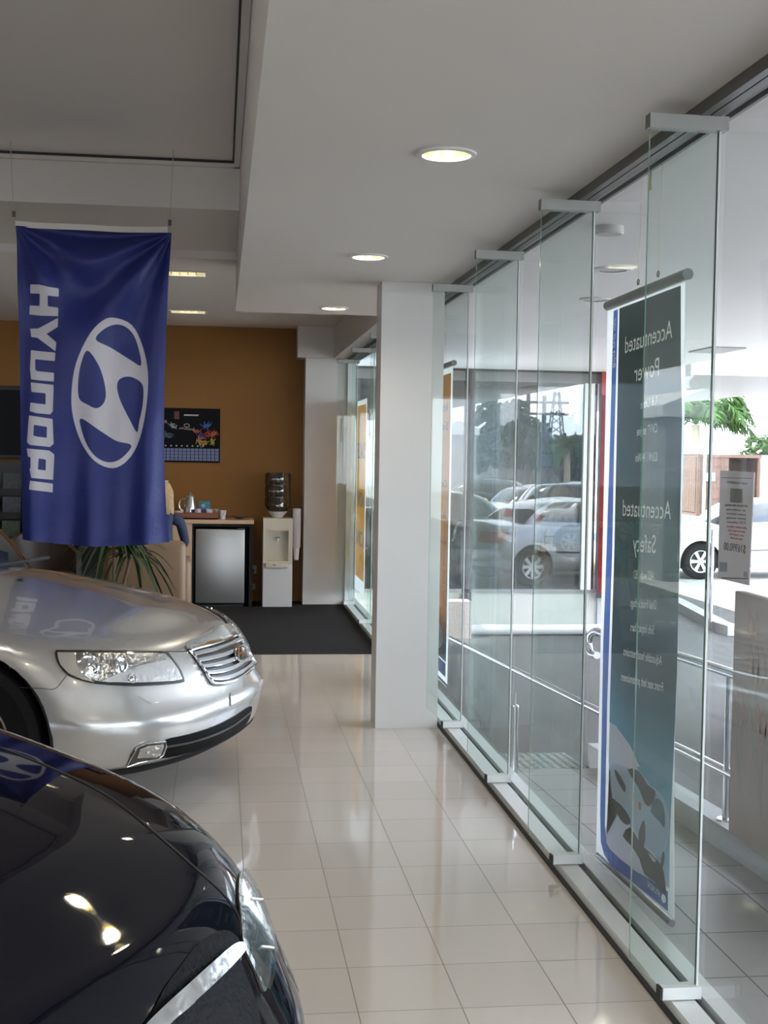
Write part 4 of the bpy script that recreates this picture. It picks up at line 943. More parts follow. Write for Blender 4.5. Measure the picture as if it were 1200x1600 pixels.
trough(*DF[0], 'rectangular ceiling light just right of the blue flag, nearer of two'); trough(*DF[1], 'rectangular ceiling light nearer the ochre wall, right of the flag')
trough(*DF[2], 'rectangular ceiling light left of the flag, nearer of two'); trough(*DF[3], 'rectangular ceiling light left of the flag, nearer the ochre wall')
for x, y in ((-1.6, 1.2), (-1.6, 4.2), (-4.2, 1.2), (-4.2, 4.2), (-4.2, -2.4), (-1.6, -2.4)):
    r = empty('downlight', (x, y, ZH), 0, 'round downlight in the high ceiling above the cars', 'downlight', 'downlights in the high ceiling')
    MB().lathe([(0, -.004), (.085, -.004)], n=32).build('diffuser', mat('lit_disc', (1, .95, .85), .5, emis=(1., .92, .75), es=7.), r); MB().lathe([(.085, -.002), (.10, -.006), (.105, 0)], n=32).build('trim_ring', mat('ring_white'), r, True)
    l = lamp_light(r, x, y, ZH, DOWNLIGHT_W*1.6); l.location = (0, 0, -.02)

# ------------------------------------------------------------------ tea point against the ochre wall
CY = 13.1
desk = empty('counter', (-.9, CY, .004), 0, 'pale laminate counter with a black fridge bay, against the ochre wall', 'counter')
MB().box(-.98, 1.245, -.02, .46, .845, .885, .003).build('worktop', wood, desk)
MB().box(.06, .625, 0, .44, 0, .845).build('front_panel', wood, desk)
MB().box(-.55, .06, .02, .44, .0, .845).build('kneehole_panel', blackp, desk); MB().box(-.97, -.55, .0, .44, 0, .845).build('front_panel', wood, desk)
MB().box(.627, .645, -.0, .44, 0, .843).box(1.20, 1.235, -.0, .44, 0, .843).box(.645, 1.20, .0, .44, .815, .843).box(.645, 1.20, .42, .44, 0, .815).build('fridge_bay', mat('black_melamine', (.010, .009, .008), .5, spec=.2), desk)
fr_ = empty('bar_fridge', (0, CY-.01, .012), 0, 'small fridge with brushed steel door under the counter', 'fridge')
MB().box(-.235, .255, .05, .40, .0, .785, .006).build('cabinet', blackp, fr_, True)
dr = MB().box(-.24, .255, .0, .045, .03, .782, .008).build('door', brushed, fr_, True); box('badge', -.04, .04, -.001, 0, .70, .708, mat('badge_pale', (.5, .5, .5), .4), dr)
MB().box(.18, .258, .0, .05, .783, .795).build('hinge_cover', blackp, fr_); MB().box(-.22, .24, .02, .3, -.010, .01).build('foot', blackp, fr_)
# wall things
pr = empty('wall_calendar', (-.32, YB-.012, 1.46), 0, 'black wall calendar with colourful swirls and a blue date grid', 'calendar')
box('print_sheet', -.50, .315, .0, .011, 0, .565, mat('calendar_black', (.005, .005, .006), .5, spec=.1), pr)
m = MB()
m2 = mat('calendar_blue', (.14, .17, .32), .4, var=.3, vs=50)
for i in range(19):
    for j in range(4): MB_ = m.box(-.49+i*.042, -.49+i*.042+.036, -.0012, .0, .018+j*.033, .018+j*.033+.029)
gdd = m.build('date_grid', m2, pr); gdd['kind'] = 'stuff'
rs = random.Random(4)
for cx, cz, r0, col in ((.20, .30, .07, (.35, .03, .03)), (.12, .27, .06, (.16, .03, .22)), (.17, .39, .06, (.03, .10, .35)), (.24, .22, .05, (.30, .33, .03)), (.13, .22, .08, (.45, .30, .04)), (.25, .30, .05, (.5, .12, .04)),
                        (-.17, .38, .05, (.30, .31, .33)), (-.22, .28, .06, (.06, .12, .14)), (-.26, .42, .03, (.30, .18, .04)), (.07, .33, .05, (.4, .08, .05))):
    m = MB()
    for q in range(5):
        a0 = rs.uniform(0, 6); P = []
        for k in range(14): t = k/13; P.append((cx+r0*(t*1.6-.8)*math.cos(a0)+r0*.35*math.sin(t*5+q), -.002-q*.0005, cz+r0*(t*1.6-.8)*math.sin(a0)*.7+r0*.3*math.cos(t*6+q*2)))
        m.tube(P, [.002+.0035*math.sin(PI*k/13) for k in range(14)], 5)
    m.build('swirl_print', mat('swirl_%d' % int(cx*1000+cz*77777), col, .4), pr)
text('lettering', 'HYUNDAI', mat('sheet_paper'), pr, (-.105, -.002, .345), (.045, -.002, .335), (0, 0, 1), (0, -1, 0), .020, .0008)
MB().tube([(-.03+.028*math.cos(a*PI/8), -.002, .385+.017*math.sin(a*PI/8)) for a in range(17)], .003, 5).build('logo_ring', mat('sheet_paper'), pr)
MB().box(-.16, -.11, -.0015, 0, .45, .53).build('crest_print', mat('crest_red', (.12, .03, .02), .5), pr); MB().box(-.06, .09, -.0015, 0, .485, .50).build('caption_print', mat('sheet_paper'), pr)
m = MB()
for k in range(9): m.ball((-.30+k*.055, -.001, .172), .008, 6, (1, .2, 1)); 
m.build('figure_row', mat('sheet_paper'), pr)
ns = box('wall_notice', -.62, -.535, YB-.012, YB-.001, 1.02, 1.27, mat('paper')); tag(ns, 'white paper notice on the ochre wall beside the flag', 'notice')
pw_ = empty('power_outlet', (.345, YB-.012, .30), 0, 'white power point low on the wall between fridge and cooler', 'power outlet'); box('plate', -.06, .045, 0, .011, 0, .085, mat('outlet_white', (.5, .48, .44), .5), pw_); MB().box(-.035, .02, -.04, 0, .012, .05, .004).build('plug', blackp, pw_, True)
pw_ = empty('power_outlet', (.345, YB-.012, .13), 0, 'smaller white data outlet below the power point', 'power outlet'); box('plate', -.035, .035, 0, .011, 0, .06, mat('outlet_white'), pw_); box('socket', -.01, .012, -.003, 0, .02, .04, mat('socket_grey', (.12, .12, .12), .5), pw_)
# water cooler
wc = empty('water_cooler', (.59, CY, .004), 0, 'cream and white water cooler with blue-grey bottle on top', 'water cooler')
ccr = mat('cream_plastic', (.64, .57, .44), .4); cwh = mat('cooler_white', (.68, .66, .63), .4)
MB().box(-.15, .15, 0, .33, 0, .44, .004).build('lower_body', cwh, wc, True)
MB().box(-.15, .15, .09, .33, .441, .86).box(-.15, .15, 0, .33, .78, .905).box(-.15, -.108, 0, .09, .441, .78).box(.108, .15, 0, .09, .441, .78).box(-.108, .108, 0, .09, .441, .47).build('upper_body', ccr, wc)
MB().box(-.125, .10, -.045, 0, .40, .455, .006).build('drip_tray', ccr, wc, True)
box('tray_badge', -.05, -.02, -.047, -.045, .43, .437, blackp, wc)
tp = MB().tube([(0, .09, .70), (0, .03, .70), (0, .03, .67)], .011, 12).build('tap', mat('tap_white', (.7, .7, .68), .3), wc, True); MB().box(-.02, .02, .02, .05, .70, .715, .003).build('lever', mat('tap_blue', (.15, .3, .5), .4), tp, True)
MB().lathe([(0, .905), (.05, .905), (.06, .92), (.10, .965), (.10, .97), (0, .97)], (0, .16, 0), 32).build('collar', cwh, wc, True)
bt = MB().lathe([(0, .955), (.05, .955), (.10, .985), (.132, 1.02), (.132, 1.10), (.126, 1.11), (.126, 1.125), (.132, 1.135), (.132, 1.22), (.126, 1.23), (.126, 1.245), (.132, 1.255), (.132, 1.345), (.12, 1.365), (0, 1.368)], (0, .16, 0), 36).build('bottle', glass('blue_grey_bottle', (.42, .47, .50), .10, edge=.6), wc, True)
cd = MB().lathe([(0, .60), (.035, .60), (.04, .61), (.042, 1.0), (.036, 1.004), (0, 1.004)], (.195, .10, 0), 24).build('cup_dispenser', mat('cup_tube', (.62, .60, .62), .35), wc, True)
MB().lathe([(0, .475), (.022, .475), (.032, .598), (0, .598)], (.195, .10, 0), 20).build('paper_cup', mat('cup_white', (.7, .68, .7), .5), wc, True)
# on the counter
ZT = .8905
tray = MB().box(-.55, -.02, CY+.06, CY+.36, ZT, ZT+.012).box(-.55, -.02, CY+.06, CY+.075, ZT, ZT+.065).box(-.55, -.02, CY+.345, CY+.36, ZT, ZT+.065).box(-.55, -.535, CY+.075, CY+.345, ZT, ZT+.065).box(-.035, -.02, CY+.075, CY+.345, ZT, ZT+.065).build('serving_tray', mat('red_brown_wood', (.22, .07, .03), .4))
tag(tray, 'reddish wooden tray on the counter holding the tea things', 'tray')
ZB_ = ZT+.013
pot = empty('vacuum_jug', (-.30, CY+.20, ZB_), 0, 'silver insulated jug with a handle, standing in the wooden tray', 'jug')
MB().lathe([(0, 0), (.068, 0), (.072, .01), (.066, .10), (.050, .185), (.046, .20), (0, .20)], n=32).build('body', mat('jug_silver', (.6, .6, .58), .25, .9), pot, True)
MB().lathe([(0, .20), (.047, .20), (.047, .215), (.02, .232), (.012, .25), (0, .255)], n=24).build('lid', mat('jug_lid', (.3, .28, .25), .3, .5), pot, True)
MB().tube([tuple(p) for p in spline([(-.045, 0, .19), (-.10, 0, .17), (-.11, 0, .10), (-.068, 0, .06)], 5, False)], .009, 10).build('handle', chrome, pot, True)
o = MB().lathe([(0, 0), (.035, 0), (.045, .05), (.047, .062), (.03, .066), (0, .066)], (-.415, CY+.145, ZB_+.013), 24).build('sugar_bowl', mat('white_china', (.72, .70, .66), .3), None, True); o.location.z -= .012; tag(o, 'small white lidded bowl in the tray, in front of the jug', 'bowl')
o = MB().box(-.53, -.468, CY+.10, CY+.17, ZB_, ZB_+.075, .004).build('storage_tin', mat('dark_tin', (.03, .02, .02), .4), None, True); tag(o, 'small dark tin at the left end of the tray', 'tin')
tb = empty('tea_box', (-.155, CY+.20, ZB_), .0, 'upright light blue tea box in the tray', 'box'); tb.rotation_euler.z = -.15
MB().box(-.055, .055, -.03, .03, 0, .165, .002).build('carton', mat('tea_blue', (.05, .22, .30), .5), tb, True); MB().ball((-.01, -.031, .12), .02, 8, (1, .05, 1)).build('moon_print', mat('print_lamp', (.62, .66, .72), .5), tb, True); MB().ball((.012, -.031, .05), .026, 8, (1, .05, .8)).build('flower_print', mat('print_pink', (.45, .05, .08), .5), tb, True)
tcols = [(.05, .02, .12), (.6, .6, .62), (.10, .06, .25), (.7, .7, .68), (.35, .05, .06), (.55, .5, .42)]
for k in range(12):
    x = -.255+k*.019; y = CY+.105+(k % 3)*.03
    s_ = MB().box(-.017, .017, -.004, .004, 0, .088, .001).build('sachet', mat('sachet_%d' % (k % 6), tcols[k % 6], .5), None, True); s_.location = (x, y, ZB_+.002); s_.rotation_euler = (.3-(k % 4)*.12, .15*((k % 3)-1), .5*math.sin(k*2.1))
    tag(s_, 'tea or sugar sachet among the heap in the wooden tray', 'sachet', 'tea and sugar sachets in the tray')
cp = empty('paper_cup', (.03, CY+.10, ZT), 0, 'white paper cup with brown dots, right of the tray', 'cup'); MB().lathe([(0, 0), (.027, 0), (.037, .088), (.039, .090), (.035, .088), (.026, .005)], n=28).build('cup', mat('cup_white'), cp, True)
m = MB()
for k in range(24): a = k*2.4; z = .012+.07*((k*7) % 24)/24; rr = .0272+z*.114; m.ball((rr*math.cos(a), rr*math.sin(a), z), .0045, 5, (1, 1, 1))
m.build('dot_print', mat('print_brown', (.12, .07, .03), .5), cp)
o = MB().lathe([(0, 0), (.03, 0), (.085, .03), (.09, .034), (.03, .006), (0, .005)], (.20, CY+.2, ZT), 28).build('shallow_dish', mat('smoky_dish', (.16, .13, .09), .2), None, True); tag(o, 'shallow smoky dish near the right end of the counter', 'dish')

# dark screen and brochure rack left of the flag
tv = empty('wall_screen', (-2.35, YB-.10, 1.47), 0, 'large black screen on the ochre wall, left of the flag', 'screen')
MB().box(-.75, .40, 0, .09, 0, .74, .01).build('casing', blackp, tv, True); box('display', -.71, .36, -.002, 0, .04, .70, mat('screen_black', (.006, .007, .008), .5, spec=.1), tv)
rk = empty('brochure_rack', (-2.35, YB-.36, 0), 0, 'brochure rack below the black screen, left of the flag', 'rack')
MB().box(-.75, .42, .30, .33, 0, 1.44).box(-.75, -.72, 0, .33, 0, 1.44).box(.39, .42, 0, .33, 0, 1.44).build('frame', mat('dark_rack', (.03, .03, .032), .5), rk)
for j in range(5): MB().box(-.72, .39, .24-j*.045, .30, 1.10-j*.24, 1.12-j*.24).box(-.72, .39, .235-j*.045, .242-j*.045, 1.10-j*.24, 1.17-j*.24).build('shelf', mat('dark_rack'), rk)
bc_ = [(.05, .07, .10), (.15, .14, .12), (.22, .08, .04), (.06, .10, .06), (.03, .04, .05), (.20, .17, .13), (.08, .05, .08)]
for j in range(5):
    for i in range(5):
        nm = MB().box(-.09, .09, -.003, .003, 0, .20).build('brochure', mat('brochure_%d' % ((i+j*3) % 7), bc_[(i+j*3) % 7], .35, var=.9, vs=22)); nm.rotation_euler = (-.12, 0, 0); nm.location = (-2.35-.60+i*.212, YB-.36+.253-j*.045, 1.125-j*.24)
        tag(nm, 'glossy printed brochure standing in the rack below the black screen', 'brochure', 'brochures in the rack')

# armchair, person and plants behind the silver car
ac = empty('armchair', (-.66, 12.10, .004), -PI/2, 'rounded tan armchair beside the counter, behind the palm plant', 'armchair'); tan = mat('tan_leather', (.22, .14, .08), .5, var=.08)
MB().box(-.30, .28, -.30, .30, .16, .42, .05).build('seat', tan, ac, True); MB().box(.22, .36, -.36, .36, .12, .76, .06).build('backrest', tan, ac, True)
MB().box(-.32, .26, -.40, -.29, .12, .58, .045).build('armrest', tan, ac, True); MB().box(-.32, .26, .29, .40, .12, .58, .045).build('armrest', tan, ac, True)
for x in (-.26, .28):
    for y in (-.3, .3): MB().tube([(x, y, .004), (x, y, .14)], .02, 10).build('leg', blackp, ac)
dc = empty('tub_chair', (-1.55, 11.75, .004), .4, 'dark brown round-backed chair left of the palm plant', 'chair'); brn = mat('dark_brown_vinyl', (.035, .022, .015), .45)
MB().lathe([(0, .30), (.27, .30), (.29, .34), (.29, .44), (.25, .47), (0, .47)], n=28).build('seat', brn, dc, True)
m = MB(); V = []; Fc = []
for i in range(17):
    a = PI*(.0+i/16); h = .82-.18*abs(math.cos(a))**3
    V += [(.29*math.cos(a), .29*math.sin(a), .34), (.29*math.cos(a), .29*math.sin(a), h), (.34*math.cos(a), .34*math.sin(a), h), (.34*math.cos(a), .34*math.sin(a), .34)]
for i in range(16): q = 4*i; Fc += [(q+j, q+(j+1) % 4, q+4+(j+1) % 4, q+4+j) for j in range(4)]
Fc += [(0, 1, 2, 3), (67, 66, 65, 64)]; m.add(V, Fc).build('backrest', brn, dc, True)
MB().tube([(0, 0, .004), (0, 0, .30)], .03, 12).lathe([(0, .004), (.22, .004), (.2, .02), (0, .03)], n=24).build('pedestal', chrome, dc, True)
# seated person, mostly hidden by the flag
pe = empty('person', (-.535, 12.13, .004), -PI/2, 'person with blond hair in a navy top, seated in the tan armchair behind the flag', 'person')
def skin_body(name, J, E, m, par, sub=2):
    me = bpy.data.meshes.new(name); me.from_pydata([j[0] for j in J], E, []); o = bpy.data.objects.new(name, me); COL.objects.link(o)
    md = o.modifiers.new('k', 'SKIN'); me.skin_vertices[0].data[0].use_root = True
    for i, j in enumerate(J): me.skin_vertices[0].data[i].radius = j[1] if isinstance(j[1], tuple) else (j[1], j[1])
    s_ = o.modifiers.new('s', 'SUBSURF'); s_.levels = sub; dg = bpy.context.evaluated_depsgraph_get(); dg.update()
    me2 = bpy.data.meshes.new_from_object(o.evaluated_get(dg)); o.modifiers.clear(); o.data = me2; me2.name = name; me2.materials.clear(); me2.materials.append(m)
    me2.polygons.foreach_set('use_smooth', [True]*len(me2.polygons)); o.parent = par; return o
skin_t = mat('skin', (.55, .32, .22), .5); navy = mat('navy_cloth', (.025, .04, .09), .8); trous = mat('dark_trousers', (.02, .02, .025), .8); hairm = mat('blond_hair', (.45, .30, .14), .5, bump=.8, bs=90, var=.35, vs=40)
J = [((.02, 0, .52), (.13, .15)), ((.05, 0, .70), (.11, .14)), ((.06, 0, .86), (.11, .155)), ((.05, 0, .97), (.07, .09)), ((.03, 0, 1.04), .048), ((.01, 0, 1.12), (.072, .062)), ((.00, 0, 1.20), (.078, .068)),
     ((.06, .17, .93), .055), ((-.02, .22, .72), .043), ((-.20, .16, .64), .032), ((-.27, .13, .64), .026), ((.06, -.17, .93), .055), ((-.02, -.22, .72), .043), ((-.20, -.16, .64), .032), ((-.27, -.13, .64), .026),
     ((-.02, .09, .50), .09), ((-.40, .10, .50), .065), ((-.42, .10, .28), .05), ((-.42, .10, .08), .038), ((-.54, .10, .04), .032), ((-.02, -.09, .50), .09), ((-.40, -.10, .50), .065), ((-.42, -.10, .28), .05), ((-.42, -.10, .08), .038), ((-.54, -.10, .04), .032)]
E_ = [(0, 1), (1, 2), (2, 3), (3, 4), (4, 5), (5, 6), (3, 7), (7, 8), (8, 9), (9, 10), (3, 11), (11, 12), (12, 13), (13, 14), (0, 15), (15, 16), (16, 17), (17, 18), (18, 19), (0, 20), (20, 21), (21, 22), (22, 23), (23, 24)]
k0 = len(J)
for sg, wr in ((1, 10), (-1, 14)):
    bx_, by_, bz_ = J[wr][0]
    for q in range(5):
        dy = (-.03+q*.015)*1.0; 
        if q == 4: pts_ = [(bx_-.03, by_-sg*.03, bz_+.005), (bx_-.055, by_-sg*.05, bz_-.005)]; rr = (.010, .008)
        else: L_ = (.045, .05, .048, .038)[q]; pts_ = [(bx_-.045, by_+dy*.9+.008, bz_), (bx_-.045-L_*.6, by_+dy+.008, bz_-.004), (bx_-.045-L_, by_+dy+.008, bz_-.022)]; rr = (.010, .009, .008)
        pv = wr
        for p_, r_ in zip(pts_, rr): J.append((p_, r_)); E_.append((pv, len(J)-1)); pv = len(J)-1
bd_ = skin_body('body', J, E_, skin_t, pe)
bd_.data.materials.append(navy); bd_.data.materials.append(trous)
for f in bd_.data.polygons:
    c = f.center
    if c.z > .56 and c.z < 1.0 and c.x > -.20: f.material_index = 1
    elif c.z <= .60 and c.x > -.60 and not (c.x < -.2 and c.z > .585): f.material_index = 2
hd = MB(); hd.ball((.045, 0, 1.19), .098, 12, (.90, .95, 1.08)); 
for k in range(26):
    a = -1.9+3.8*k/25; x0, y0 = .03+.095*math.cos(a), .09*math.sin(a); hd.tube([tuple(p) for p in spline([(x0*.6, y0*.6, 1.27), (x0+.005, y0, 1.19), (x0+.02, y0*1.1, 1.08), (x0+.012*math.sin(k*3), y0*1.15, .98+.02*math.sin(k*5))], 4, False)], [.016]*6+[.012]*6+[.006], 6)
hr_ = hd.build('hair', hairm, pe, True)
fc_ = MB(); fc_.ball((-.088, 0, 1.145), .014, 6, (1.1, .7, 1)); fc_.build('nose', skin_t, pe, True)
for s_ in (-1, 1): MB().ball((-.070, s_*.028, 1.168), .011, 8).build('eye', mat('eye_white', (.6, .6, .58), .2), pe, True)
MB().ball((-.072, 0, 1.105), .018, 8, (.5, 1, .3)).build('mouth', mat('lips', (.40, .13, .12), .5), pe, True)

def leafplant(name, loc, label, H0, nl, ln, seed, wd=.016, spread=1., trunk=True, potr=.15):
    rs = random.Random(seed); r = empty(name, loc, 0, label, 'plant'); lm = mat('dracaena_leaf', (.028, .060, .018), .5, var=.5, vs=9)
    MB().lathe([(0, 0), (potr*.75, 0), (potr, .26), (potr*1.04, .28), (potr*.93, .28), (potr*.9, .25), (0, .25)], n=28).build('pot', mat('dark_pot', (.05, .04, .035), .5), r, True)
    heads = [(0, 0, H0)] if trunk is True else trunk
    for (hx, hy, hz) in heads:
        MB().tube([tuple(p) for p in spline([(hx*.2, hy*.2, .24), (hx*.5, hy*.5, hz*.6), (hx, hy, hz)], 5, False)], .014, 8).build('stem', mat('bark', (.16, .11, .07), .8), r, True)
        for k in range(nl):
            a = rs.uniform(0, 2*PI); el = rs.uniform(.0, 1.25); L = ln*rs.uniform(.7, 1.1); P = []; N = 8
            for i in range(N+1):
                t = i/N; h = L*t*math.cos(el)*spread; z = L*(t*math.sin(el)-.95*t*t*(1.15-el*.5)); P.append(Vector((hx+h*math.cos(a), hy+h*math.sin(a), hz+z+.02)))
            sd = Vector((-math.sin(a), math.cos(a), 0)); V = []; Fc = []
            for i, p in enumerate(P): w_ = wd*math.sin(PI*(.12+.86*i/N))**.7; V += [p-sd*w_+Vector((0, 0, w_*.5)), p-Vector((0, 0, .001)), p+sd*w_+Vector((0, 0, w_*.5))]
            for i in range(N): q = 3*i; Fc += [(q, q+1, q+4, q+3), (q+1, q+2, q+5, q+4)]
            if k < 99: mk('leaf', V, Fc, lm, r, True)
    return r
leafplant('potted_dracaena', (-.86, 10.75, .004), 'bushy green dracaena in a pot just behind the silver car bonnet', .92, 50, .50, 3, .012, trunk=[(0, 0, .84), (.14, -.05, .70)])
leafplant('tall_dracaena', (-1.05, 12.6, .004), 'taller dracaena whose leaf tips show right of the flag below the calendar', 1.62, 46, .62, 9, .014)
# ------------------------------------------------------------------ the yard: parked cars
GY = YARD
def mir(px, Yv):                         # ground place of a thing seen in the corner window
    p = aty(px, 800, Yv); return p.x, 2*YW-Yv
def parked(name, x, y, heading, paint, label, rear=False, **k):
    g = YARD
    r, b_, v = car(name, (x, y, g), heading, paint, label, 'car', **k)
    L = k.get('L', 4.7); W = k.get('W', .91)
    lr = local_caster(v, 'rear'); lf = local_caster(v, 'front'); ll = local_caster(v, 'left'); lR = local_caster(v, 'right')
    red = mat('tail_lamp_red', (.35, .02, .02), .15, coat=1.); hlm = mat('parked_headlamp', (.6, .62, .62), .1, .4, coat=1.)
    conform('tail_lamp', [(W*.55, .72), (W*.93, .70), (W*.95, .88), (W*.6, .90)], lr, red, r, .001, .01, .06, True)
    conform('number_plate', [(-.26, .62), (.26, .62), (.26, .74), (-.26, .74)], lr, mat('plate_white', (.6, .6, .55), .5), r, .001, .006, .08)
    conform('headlamp', [(W*.50, .60), (W*.93, .58), (W*.95, .70), (W*.55, .72)], lf, hlm, r, .001, .008, .06, True)
    conform('grille', [(-.36, .50), (.36, .50), (.40, .66), (-.40, .66)], lf, blackp, r, .001, .008, .08)
    conform('lower_intake', [(-.5, .26), (.5, .26), (.52, .36), (-.52, .36)], lf, blackp, r, .001, .004, .08)
    for cst in (ll, lR):
        seam('rubbing_strip', [(1.35, .52), (2.4, .54), (L-1.4, .56)], cst, r, .018, mat('strip_grey', (.12, .12, .13), .6), .0)
        for s in (1.35, 2.42, 3.42): seam('door_seam', [(s, .30), (s, .6), (s, .88)], cst, r, .004, dark, 0)
        for s in (2.25, 3.25): seam('door_handle', [(s, .83), (s+.16, .83)], cst, r, .016, paint, .02)
    for sg in (-1, 1): MB().ball((-1.45, sg*(W+.10), .98), .09, 8, (.6, 1, .75)).build('door_mirror', paint, r, True)
    return r
def P_(n, c, metal=.5): return mat(n, c, .28, metal, coat=1.)
x, y = mir(742, 20.3)
parked('silver_sedan', x+.02+4.55*.968-.1, y-.85-1.14, -.25, P_('parked_silver', (.42, .45, .50)), 'silver sedan filling the reflection in the corner window', L=4.6, spokes=8)
x, y = mir(760, 25.5); parked('dark_teal_car', x+1.6, y, .1, P_('parked_teal', (.03, .06, .07)), 'dark teal car reflected behind the silver sedan', L=4.4)
x, y = mir(850, 28.5); parked('grey_wagon', x+4, y, 0.1, P_('parked_grey', (.10, .11, .12)), 'dark grey wagon reflected at the upper right of the corner window', L=4.7, H=1.6, base=(1.2, 4.5), roof=(1.9, 4.0))
x, y = mir(905, 26.0); parked('pale_hatchback', x+3.9, y-.2, .1, P_('parked_pale', (.50, .52, .58)), 'pale hatchback reflected right of the teal car', L=4.0, wb=2.5, base=(1.1, 3.75), roof=(1.8, 3.3))
x, y = mir(740, 31); parked('white_sedan', x-.6, y, 2.9, P_('parked_white', (.75, .76, .78), .1), 'small white sedan reflected at the left of the corner window', L=4.5)
x, y = mir(812, 47); parked('far_white_car', x, y, .3, P_('parked_white', (.75, .76, .78), .1), 'far white car in the reflected row beneath the dark trees')
x, y = mir(893, 40); parked('far_dark_car', x, y, .3, P_('parked_dark', (.05, .05, .06)), 'far dark car in the reflected row beneath the bare trees')
# seen directly, right of the green banner
hp = aty(1090, 888, 21.9)
parked('white_saloon', hp.x-.92+.02, hp.y+.80, PI, P_('parked_white', (.75, .76, .78), .1), 'white car with six-spoke alloy wheels parked right of the green banner', L=4.6, spokes=6, rimm=mat('bright_alloy', (.75, .75, .75), .35, .4))
parked('blue_van', aty(946, 800, 25.6).x, 26.2, .05, P_('parked_blue', (.02, .12, .42), .2), 'bright blue vehicle in the gap between corner window and red banner', L=4.4, H=1.6)
parked('beige_car', aty(950, 800, 21).x, 21.3, 0.0, P_('parked_beige', (.42, .36, .28)), 'beige car low in the gap beside the red banner', L=4.5)

# ------------------------------------------------------------------ shipping containers
def container(name, x0, y0, rz, label, col, open_=False, Lc=6.06):
    r = empty(name, (x0, y0, GY), rz, label, 'container'); c = mat('container_'+name, col, .7, var=.18, vs=3); W_, H_ = 2.44, 2.32; cd_ = mat('container_shade', (.05, .035, .03), .7)
    # corrugated flanks, y from 0 (door end) to Lc
    for s in (0, W_):
        V = []; Fc = []; n_ = 80
        for i in range(n_+1):
            yy = .12+(Lc-.24)*i/n_; o_ = .018 if (i//2) % 2 else -.018
            V += [(s+o_, yy, .14), (s+o_, yy, H_-.10)]
        for i in range(n_): q = 2*i; Fc.append((q, q+2, q+3, q+1))
        sd = mk('side_wall', V, Fc, c, r); md = None
    MB().box(0, W_, .1, Lc, H_-.06, H_-.02).box(0, W_, Lc-.05, Lc, .1, H_-.05).box(0, W_, .1, Lc, .1, .16).build('shell', c, r)
    m = MB()
    for xx in (0, W_-.12):
        for yy in (0, Lc-.12): m.box(xx, xx+.12, yy, yy+.12, 0, H_)
    for xx in (0, W_-.06): m.box(xx, xx+.06, .12, Lc-.12, H_-.1, H_).box(xx, xx+.06, .12, Lc-.12, 0, .14)
    for yy in (0, Lc-.12): m.box(.12, W_-.12, yy, yy+.1, H_-.12, H_).box(.12, W_-.12, yy, yy+.1, 0, .14)
    m.build('frame', c, r)
    if 1:
        for k in ((0,) if open_ else (0, 1)):
            x1 = .13+k*1.10; d = MB().box(x1, x1+1.07, .02, .07, .15, H_-.13)
            for j in range(5): d.box(x1+.05, x1+1.02, .0, .02, .28+j*.40, .42+j*.40)
            d = d.build('door', c, r)
            for q in (.3, .8): MB().tube([(x1+q, -.03, .12), (x1+q, -.03, H_-.1)], .018, 8).build('lock_bar', c, d, True)
            MB().box(x1+.1, x1+.55, -.012, -.002, 1.32, 1.62).build('placard', mat('paper'), d)
    if open_:
        MB().box(.12, W_-.12, 1.2, 1.25, .16, H_-.12).build('shade_panel', cd_, r); MB().box(W_-.04, W_+.02, -1.05, .0, .14, H_-.12).build('door', mat('container_door_grey'), r)  # flat dark panel stands in for shade inside the open container
    return r
q = aty(1090, 715, 46)
container('shipping_container', q.x, 46, -.06, 'brown shipping container above the white car, right door open', (.10, .055, .040), True)
q = aty(1198, 715, 45)
MB_ = container('pale_container', q.x+.8, 44.5, .0, 'pale grey container at the far right behind the white car', (.60, .62, .66))

# ------------------------------------------------------------------ vegetation
leafm = mat('palm_leaf', (.055, .11, .03), .6, spec=.1, var=.5, vs=3); see_light(leafm, .35)
def palm(loc, h, label, seed, nf=11, ln=2.3, dirs=None):
    rs = random.Random(seed); r = empty('palm_tree', loc, 0, label, 'palm tree')
    MB().tube([(0, 0, 0), (.03, 0, h*.5), (0, 0, h)], [.05*ln+.06, .04*ln+.06, .03*ln+.05], 12).build('trunk', mat('palm_trunk', (.40, .34, .26), .8, var=.2, vs=12), r, True)
    for k in range(nf):
        a = dirs[k][0] if dirs else 2*PI*k/nf+rs.uniform(-.2, .2); el = dirs[k][1] if dirs else rs.uniform(.3, 1.2); L = ln*(dirs[k][2] if dirs else rs.uniform(.8, 1.1)); N = 26; P = []
        for i in range(N+1):
            t = i/N; hh = L*(t*math.cos(el)*.9+.10*math.sin(t*2)); z = L*(t*math.sin(el)*1.05-.80*t**2.4); P.append(Vector((hh*math.cos(a), hh*math.sin(a), h+z)))
        m = MB().tube(P, [.025*(1-.8*i/N) for i in range(N+1)], 6); V = []; Fc = []
        sd = Vector((-math.sin(a), math.cos(a), 0))
        for i in range(3, N+1):
            for j in range(3):
                for s in (-1, 1):
                    p = P[i].lerp(P[i-1], j/3); l_ = .24*ln*math.sin(PI*min(1, .15+.8*i/N))*rs.uniform(.8, 1.1); d = (sd*s*.75+(P[i]-P[i-1]).normalized()*.5+Vector((rs.uniform(-.25, .25), rs.uniform(-.25, .25), rs.uniform(-.75, .15)))).normalized()
                    w_ = (P[i]-P[i-1])*1.0; w_ = w_.normalized()*.009*ln; q = len(V); V += [p-w_, p+w_, p+d*l_*.6+w_-Vector((0, 0, .02)), p+d*l_-Vector((0, 0, .12*l_*2)), p+d*l_*.6-w_]; Fc.append((q, q+1, q+2, q+3, q+4))
        m.add(V, Fc); o = mk('frond', m.V, m.F, leafm, r)
    return r
pp = aty(1086, 700, 58)
